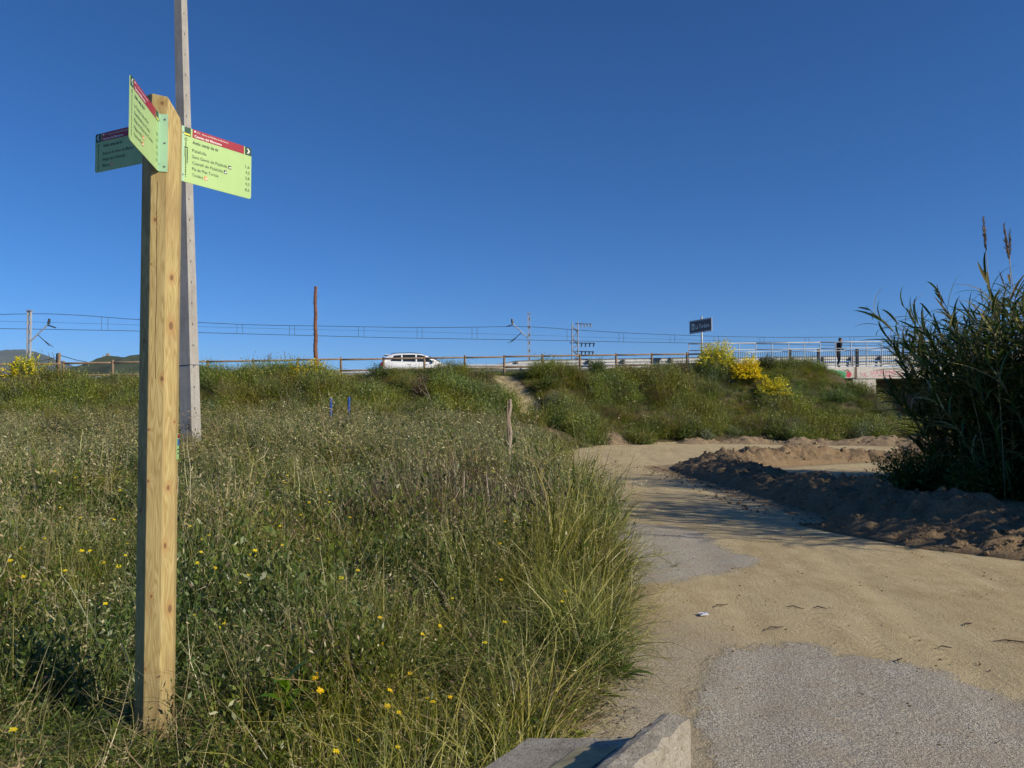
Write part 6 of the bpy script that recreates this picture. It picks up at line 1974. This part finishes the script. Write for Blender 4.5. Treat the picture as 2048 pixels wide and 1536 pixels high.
others = [("leafy_shrub", 1105, 6.6, .95, 2.3, 'forb', "dark leafy shrub at the foot of the worn path"),
          ("leafy_shrub", 1300, 5.6, .75, 2.2, 'forb', "dark green bush overhanging the track's far end"),
          ("leafy_shrub", 1360, 5.7, .6, 1.6, 'forb', "low green bush right of the overhanging one at the bank foot"),
          ("grey_shrub", 1415, 6.2, .55, .9, 'scrub_grey', "blue-grey tufted plant among pale earth at the bank foot"),
          ("grey_shrub", 1110, 4.6, .8, 1.3, 'scrub_grey', "grey-green bush beside the worn path, right side"),
          ("leafy_shrub", 1068, 1.6, .75, 1.3, 'scrub', "green bush at the top of the worn path by the beams"),
          ("leafy_shrub", 1092, 3.0, .7, 1.5, 'forb', "dark round bush halfway up the worn path"),
          ("leafy_shrub", 925, 1.2, .6, 1.4, 'scrub', "green bush left of the worn path below the fence"),
          ("leafy_shrub", 1195, 1.0, .65, 1.5, 'forb', "dark clump under the fence right of the path"),
          ("leafy_shrub", 1535, .9, .7, 1.7, 'forb', "dark clump at the bank top beside the bridge railing"),
          ("grey_shrub", 1590, 5.8, .9, 1.8, 'scrub_grey', "pale grey-green weed clump low on the bank"),
          ("leafy_shrub", 1680, 3.4, .75, 2.2, 'scrub', "green bush by the bridge abutment"),
          ("grey_shrub", 1765, 4.2, .8, 2.0, 'scrub_grey', "feathery grey bush in front of the bridge opening"),
          ("dry_shrub", 1365, 1.7, .9, 1.1, 'dead', "bare brown bush left of the largest broom"),
          ("dry_shrub", 840, 3.6, .7, 1.2, 'dead', "brown weed clump on the bank below the car"),
          ("leafy_shrub", 760, 1.3, .6, 1.6, 'forb', "dark clump under the fence below the car's tail"),
          ("leafy_shrub", 560, 3.4, .8, 2.2, 'scrub', "green bush on the bank left of the blue posts"),
          ("leafy_shrub", 440, 2.6, .9, 2.4, 'scrub', "bush right of the concrete pole on the bank"),
          ("leafy_shrub", 110, 2.4, 1.0, 2.4, 'forb', "dark bush on the bank at far left"),
          ("olive_shrub", 815, 2.6, .8, 1.4, 'scrub_olive', "yellow-green bush below the car's bonnet")]
for i, (nm, px, d_, h_, w_, mt, lab) in enumerate(others):
    x, y = on_bank(px, d_)
    shrub(nm, lab, "shrub", x, y, h_ * 1.35, w_, [M[mt]], 330, 8, .075 if mt == 'forb' else .055, .03 if mt == 'forb' else .016, 0, 600 + i, "bushes on the bank", upright=.9)
for i, (x, y, h_, w_, lab) in enumerate(((7.75, 14.9, 1.0, 1.9, "dark undergrowth at the left foot of the reed thicket"), (8.35, 13.7, .9, 1.7, "dark undergrowth at the front foot of the reed thicket"), (9.3, 12.7, .9, 2.0, "dark undergrowth below the reeds at the right edge"))):
    shrub("leafy_shrub", lab, "shrub", x, y, h_, w_, [M['forb']], 420, 9, .07, .028, 0, 690 + i, "undergrowth around the reeds", upright=.9)
# plumed reeds beyond the fence, far left
for i, (px, py, lab) in enumerate(((515, 690, "tuft of plumed grass behind the fence, left of the trunk"), (565, 700, "second plumed tuft behind the fence, nearer the trunk"), (85, 708, "plumed tuft behind the fence near the left mast"))):
    c = at(px, 735, 39.0); r = np.random.default_rng(900 + i)
    o = thing("plumed_grass", lab, "grass tuft", (c.x, c.y, 2.6), "plumed tufts behind the fence")
    G = Geo(); P = blades(G, r, 70, 1.0, .5, .02, 0, th=(.02, .5), bd=(.1, .9)); link("foliage", G.mesh("foliage", [M['scrub']]), o)
    G = Geo(); GS_ = Geo()
    for k in range(6):
        p = np.array([r.uniform(-.9, .9), r.uniform(-.3, .3), 0]); hgt = r.uniform(1.15, 1.75)
        d = unit(np.array([r.normal() * .22, 0, 1.0])); st_ = np.stack([p + d * hgt * q for q in np.linspace(0, 1, 4)])[None]
        GS_.ribbons(st_, np.full((1, 4), .015), np.array([[1., 0, 0]]), 0, np.array([.5]))
        plume_geo(G, r, p + d * hgt * .82, d, .42)
    link("plume", G.mesh("plume", [M['plume']]), o); link("stalk", GS_.mesh("stalk", [M['cane']]), o)
# dead fennel stalk on the bank
x, y = on_bank(868, 7.4)
fen = thing("dead_fennel", "dead branching stalk leaning over below the car", "dead plant", (x, y, gz(x, y)))
tipd = at(845, 762, y); b0 = Vector((x, y, gz(x, y)))
mb = MB(); f1_ = at(860, 795, y) - b0
mb.tube([(0, 0, 0), f1_], [.022, .014], 6); mb.tube([f1_, at(838, 776, y) - b0], [.013, .006], 5); mb.tube([f1_, at(846, 762, y) - b0], [.013, .006], 5); mb.tube([at(869, 828, y) - b0, at(882, 816, y) - b0], [.010, .005], 5)
mb.build("stalk", weathered_wood("dry_stalk", (.22, .19, .14), (.40, .36, .28)), fen)
G = Geo(); r = np.random.default_rng(5)
for cpt in (at(846, 757, y) - b0, at(838, 762, y) - b0, at(852, 760, y) - b0):
    n = 60; c_ = np.array(cpt); D = rdir(r, n); D[:, 2] = np.abs(D[:, 2])
    G.leaves(np.tile(c_, (n, 1)) + r.normal(size=(n, 3)) * .12, unit(D), unit(np.cross(D, rdir(r, n))), r.uniform(.08, .2, n), np.full(n, .02), 0, r.uniform(0, 1, n))
link("umbel", G.mesh("umbel", [M['dead']]), fen)

# ------------------------------------------------------------------ yellow daisies and other flowers in the meadow
def daisy_mesh(seed, r_=.017, closed=False):
    mb = MB(); rr = random.Random(seed); n = 13
    for k in range(n):
        a = 2 * math.pi * k / n + rr.uniform(-.1, .1); L2 = r_ * rr.uniform(.85, 1.1); w = .0042 * r_ / .017
        up = rr.uniform(-.15, .3) * r_ if not closed else r_ * .9
        if closed: L2 *= .5
        ca, sa = math.cos(a), math.sin(a)
        mb.add([(ca * .004, sa * .004, .001), (ca * L2 * .6 - sa * w, sa * L2 * .6 + ca * w, up * .5 + .002), (ca * L2, sa * L2, up), (ca * L2 * .6 + sa * w, sa * L2 * .6 - ca * w, up * .5 + .002)], [(0, 3, 2, 1)], 0, rr.uniform(0, 1))
    mb.sphere((0, 0, .001), (.0052 * r_ / .017, .0052 * r_ / .017, .0035), 8, 4, 1)
    mb.tube([(0, 0, -.38), (.012, .006, -.2), (0, 0, -.003)], [.0016, .0014, .0014], 4, 2, True, .7)
    return mb.mesh("daisy", [M['yellow'], M['yellow_c'], M['grass']], False, True)
DAISY = [daisy_mesh(i, r_=q) for i, q in enumerate((.017, .019, .015, .016))] + [daisy_mesh(9, .014, True)]
def meadow_hit(px, py, extra=0.0):
    """where the sight line through a photo pixel meets the top of the grass"""
    a, b_ = at(px, py, 1.0), at(px, py, 2.0); d = b_ - a; o = Vector((0, 0, EYE))
    t = 2.0 * 1.012 ** np.arange(330)
    X, Y, Zz = o.x + d.x * t, o.y + d.y * t, o.z + d.z * t
    i = int(np.argmax(Zz < terrain(X, Y) + .36 * grass_h(X, Y) + extra))
    return Vector((X[i], Y[i], Zz[i]))
fpix = [(26, 1475), (46, 1163), (90, 1085), (160, 1042), (172, 1072), (208, 1134), (228, 1046), (255, 1095), (30, 898), (36, 900), (78, 858), (95, 905), (402, 1113), (405, 1087), (500, 1120), (510, 1110), (497, 1160), (510, 1120), (565, 1098), (545, 955), (570, 970), (528, 957), (543, 940), (515, 970), (450, 1253), (448, 1258), (1130, 1192), (1124, 1213), (760, 1247), (765, 1302), (798, 1440), (774, 1426), (970, 1297), (820, 1360), (634, 1362), (780, 1395), (900, 1408), (855, 1410), (905, 1205), (905, 1170), (845, 1280), (630, 1370), (866, 1418), (795, 1510), (718, 1500), (672, 1520), (640, 1395), (602, 1035), (575, 955), (615, 990), (560, 1060), (1000, 1095), (1010, 1050), (860, 1075), (870, 1005), (640, 990), (655, 985), (935, 875), (940, 905), (1030, 905), (1020, 910), (1055, 920), (1075, 900), (1090, 930), (1100, 915), (1010, 930), (970, 950), (990, 900), (1105, 935), (1060, 945), (1085, 948), (1030, 890), (960, 890), (1000, 870), (75, 1000), (120, 1020), (20, 1130), (130, 1150), (180, 1110), (60, 940), (150, 960), (240, 985), (115, 885), (180, 905), (225, 880), (395, 1135), (430, 1145), (480, 1175), (380, 1060), (600, 1130), (700, 1040), (715, 1150)]
fr = random.Random(31)
for i in range(34):
    fpix.append((fr.uniform(10, 1050), 850 + 420 * fr.random() ** 1.6))
fi = 0
for (px, py) in fpix:
    if 262 < px < 360: continue
    q = meadow_hit(px, py)
    if bound_x(q.y) - q.x < .15 or q.y > 26: continue
    me_ = DAISY[fi % 5]
    o = link("yellow_daisy", me_, None, (q.x, q.y, q.z + .03)); fi += 1
    sc_ = fr.uniform(.62, 1.05) * (1 + .035 * max(0, q.y - 4)); o.scale = (sc_, sc_, 1 + .02 * q.y)
    o.rotation_euler = (fr.uniform(.1, .55), fr.uniform(-.25, .35), fr.uniform(0, .8))
    if q.y < 6.0: lab = "yellow daisy-like flower in the near part of the meadow"
    else: lab = "small yellow flower farther off in the meadow"
    tag(o, lab, "flower", "yellow flowers in the meadow, near" if q.y < 6 else "yellow flowers in the meadow, far")

# pale dry oat stalks left of the signpost
for i, (px, py, h_, lab) in enumerate(((168, 1010, .95, "tall pale oat stalks leftmost, left of the signpost"), (205, 1000, .9, "tall pale oat stalks close to the signpost"), (225, 985, .85, "shorter pale oat stalks nearest the signpost"))):
    q = meadow_hit(px, py); r = np.random.default_rng(40 + i)
    o = thing("wild_oat", lab, "oat plant", (q.x, q.y, gz(q.x, q.y)), "pale oats left of the signpost")
    G = Geo(); P = blades(G, r, 6, h_ + .12, .10, .005, 0, th=(.02, .12), bd=(.0, .35), tint=(.5, 1), hvar=(.85, 1.1), K=7)
    link("stalks", G.mesh("stalks", [M['straw']]), o)
    G = Geo(); spikelets(G, r, P, 14, .038, 0, .66, .6, (.6, 1)); link("seed_heads", G.mesh("seed_heads", [M['straw']]), o)["kind"] = "stuff"

# broad-leaved plant low in the grass
q = meadow_hit(572, 1385, -.06)
bl = thing("broad_leaf_weed", "bright green broad-leaved plant low in the grass", "weed", (q.x, q.y, gz(q.x, q.y)))
r = random.Random(2)
V, Q = LEAVES[0]
lv = np.array(V) * np.array([1, 5.2, .8]); lme = make_mesh("leaf", lv, Q, [M['bright_leaf']], attrs={"tint": np.full(len(lv), .6)}, smooth=True)
for k in range(9):
    l = link("leaf", lme, bl, (0, 0, .12 + .025 * k)); l.rotation_euler = (0, -r.uniform(.3, .8), k * 2.4); s_ = r.uniform(.11, .17); l.scale = (s_, s_, s_)
mb = MB(); mb.tube([(0, 0, -.02), (0, 0, .34)], .006, 6, tint=.5); mb.build("stem", M['bright_leaf'], bl, tint=True)

# ------------------------------------------------------------------ clods, twigs, litter on the track
def clods():
    r = np.random.default_rng(8); ico = []
    for k in range(4):
        bm = bmesh.new(); bmesh.ops.create_icosphere(bm, subdivisions=1, radius=1)
        for v in bm.verts: v.co *= r.uniform(.45, 1.25)
        ico.append((np.array([v.co[:] for v in bm.verts]), np.array([[v.index for v in f.verts] for f in bm.faces]))); bm.free()
    def place(name, label, xs, ys, zs, sz, mat):
        Vs, Qs = [], []; base = 0
        for i in range(len(xs)):
            V, Q = ico[i % 4]; s = sz[i] * r.uniform(.7, 1.2, 3); a = r.uniform(0, 6.28); ca, sa = math.cos(a), math.sin(a)
            v = V * s; v = np.stack([v[:, 0] * ca - v[:, 1] * sa, v[:, 0] * sa + v[:, 1] * ca, v[:, 2]], 1) + [xs[i], ys[i], zs[i] + sz[i] * .05]
            Vs.append(v); Qs.append(Q + base); base += len(V)
        o = link(name, make_mesh(name, np.concatenate(Vs), np.concatenate(Qs), [mat])); o["kind"] = "stuff"; o["label"] = label
    dg = bpy.context.evaluated_depsgraph_get()
    for nm, num, smax in (("dirt_berm", 1100, .050), ("dirt_berm.001", 350, .05), ("dirt_spill", 450, .045), ("dirt_heap", 250, .09)):
        me_ = bpy.data.objects[nm].data; n = len(me_.vertices)
        co = np.empty(n * 3); me_.vertices.foreach_get("co", co); co = co.reshape(-1, 3)
        hgt = co[:, 2] - terrain(co[:, 0], co[:, 1], False)
        pick = r.choice(np.nonzero(hgt > -.04)[0], num)
        place("earth_clods", "loose earth clods and stones on the dug banks", co[pick, 0], co[pick, 1], co[pick, 2], .012 + smax * r.uniform(0, 1, num) ** 3, M['earth'] if nm != "dirt_heap" else M['earth_pale'])
    # crumbs spilled from the bank onto the track
    n = 900; cy_ = r.uniform(8.4, 21, n); cx_ = np.interp(cy_, [8.7, 9.2, 10.1, 11.2, 12.6, 14.2, 16.5, 18.6, 20.2], [7.2, 6.1, 5.75, 5.5, 5.35, 5.15, 5.05, 4.85, 4.7])
    x = cx_ - .85 - .9 * r.uniform(0, 1, n) ** 2.2; y = cy_ - .35 * (cy_ < 10)
    place("earth_crumbs", "crumbs of earth spilled from the bank onto the track", x, y, terrain(x, y), .008 + .035 * r.uniform(0, 1, n) ** 3.5, M['earth'])
    # pebbles and crumbs on the track
    n = 1600; y = r.uniform(2.2, 14, n); x = bound_x(y) + r.uniform(.05, 4.5, n)
    place("track_pebbles", "small stones scattered over the track", x, y, terrain(x, y) , .002 + .010 * r.uniform(0, 1, n) ** 4, M['earth_pale'])
clods()
twig_m = simple("dark_twig", (.05, .035, .022), .9)
tw = [(1549, 1256, .16, 75, "dark curved twig on the dirt right of the white litter"), (1640, 1290 - 75, .10, 80, "short twig near the middle of the dirt strip"), (1936, 1245, .12, 70, "dark twig at the right part of the dirt"), (2025, 1280, .24, 66, "long thin stick at the right picture edge"), (1800, 1318, .12, 40, "bent twig on the asphalt edge"), (1440, 1212, .14, 50, "thin twig lying above the white litter"), (1890, 1292, .09, 80, "small bark piece on the dirt before the asphalt"), (1590, 1214, .12, 95, "twig lying across the wheel marks")]
for i, (px, py, ln, az_, lab) in enumerate(tw):
    p = at(px, py, 1.0) - Vector((0, 0, EYE)); k = EYE / -p.z; x, y = p.x * k, p.y * k
    o = thing("twig", lab, "twig", (x, y, gz(x, y) + .006), "twigs on the track")
    d = azv(az_ + fr.uniform(-35, 35)); nn = Vector((-d.y, d.x, 0))
    mb = MB(); ln *= .55; mb.tube([d * -ln, d * -ln * .3 + nn * .012 + Vector((0, 0, .01)), d * ln * .4 - nn * .006 + Vector((0, 0, .006)), d * ln], [.002, .0045, .004, .002], 5); mb.build("stick", twig_m, o)
    mb = MB(); mb.tube([d * ln * .1, d * ln * .2 + nn * .018 + Vector((0, 0, .008))], [.002, .001], 4); mb.build("side_shoot", twig_m, o)
p = at(1407, 1232, 1.0) - Vector((0, 0, EYE)); k = EYE / -p.z; x, y = p.x * k, p.y * k
lit = thing("litter_packet", "small white paper packet lying on the dirt", "litter", (x, y, gz(x, y) + .006), rotz=.15)
mb = MB(); mb.prism([(-.034, -.03, .004), (.034, -.028, .007), (.036, .03, .010), (-.032, .032, .006)], (0, 0, .006)); mb.build("packet", sheet_paint("paper_white", (.75, .76, .78)), lit)
mb = MB(); mb.add([(-.03, -.026, .0125), (-.012, -.026, .013), (-.012, .0, .014), (-.03, .0, .0125)], [(0, 1, 2, 3)]); mb.add([(.012, .012, .0165), (.03, .012, .0175), (.03, .026, .018), (.012, .026, .017)], [(0, 1, 2, 3)]); mb.build("print", simple("packet_print", (.10, .12, .18), .6), lit)
# pale forked dry stalk by the barrier
p = at(1215, 1415, 1.0) - Vector((0, 0, EYE)); k = EYE / -p.z; x, y = p.x * k, p.y * k
ds = thing("dry_stalk", "pale forked dry stalk lying on the grit by the barrier", "dry stalk", (x, y, gz(x, y) + .01))
def g0(px, py, z): 
    p = at(px, py, 1.0) - Vector((0, 0, EYE)); k = (EYE - z) / -p.z; return Vector((p.x * k, p.y * k, z)) - ds.location
mb = MB(); mb.tube([g0(1168, 1437, .02), g0(1200, 1420, .035), g0(1215, 1407, .05), g0(1232, 1402, .06)], [.003, .0028, .0025, .0015], 5, tint=.8); mb.tube([g0(1200, 1420, .035), g0(1225, 1424, .03), g0(1262, 1428, .02)], [.0025, .002, .001], 5, tint=.8); mb.tube([g0(1225, 1404, .06), g0(1240, 1409, .05)], [.002, .001], 4, tint=.9)
mb.build("stalk", M['straw'], ds, tint=True)
# ------------------------------------------------------------------ air: thin haze that turns the far mountains blue
hz_m = bpy.data.materials.new("haze_air"); hz_m.use_nodes = True
nt = hz_m.node_tree; nt.nodes.remove(nt.nodes["Principled BSDF"])
pvn = nt.nodes.new("ShaderNodeVolumePrincipled")
pvn.inputs["Color"].default_value = (0.62, 0.78, 1.0, 1); pvn.inputs["Density"].default_value = 2.0e-5; pvn.inputs["Anisotropy"].default_value = 0.0
nt.links.new(pvn.outputs[0], nt.nodes["Material Output"].inputs["Volume"])
mb = MB(); mb.box((-14000, -410, -30), (14000, 18500, 1250))
hz = mb.build("haze", hz_m); hz["kind"] = "stuff"; hz["label"] = "thin blue haze in the air"
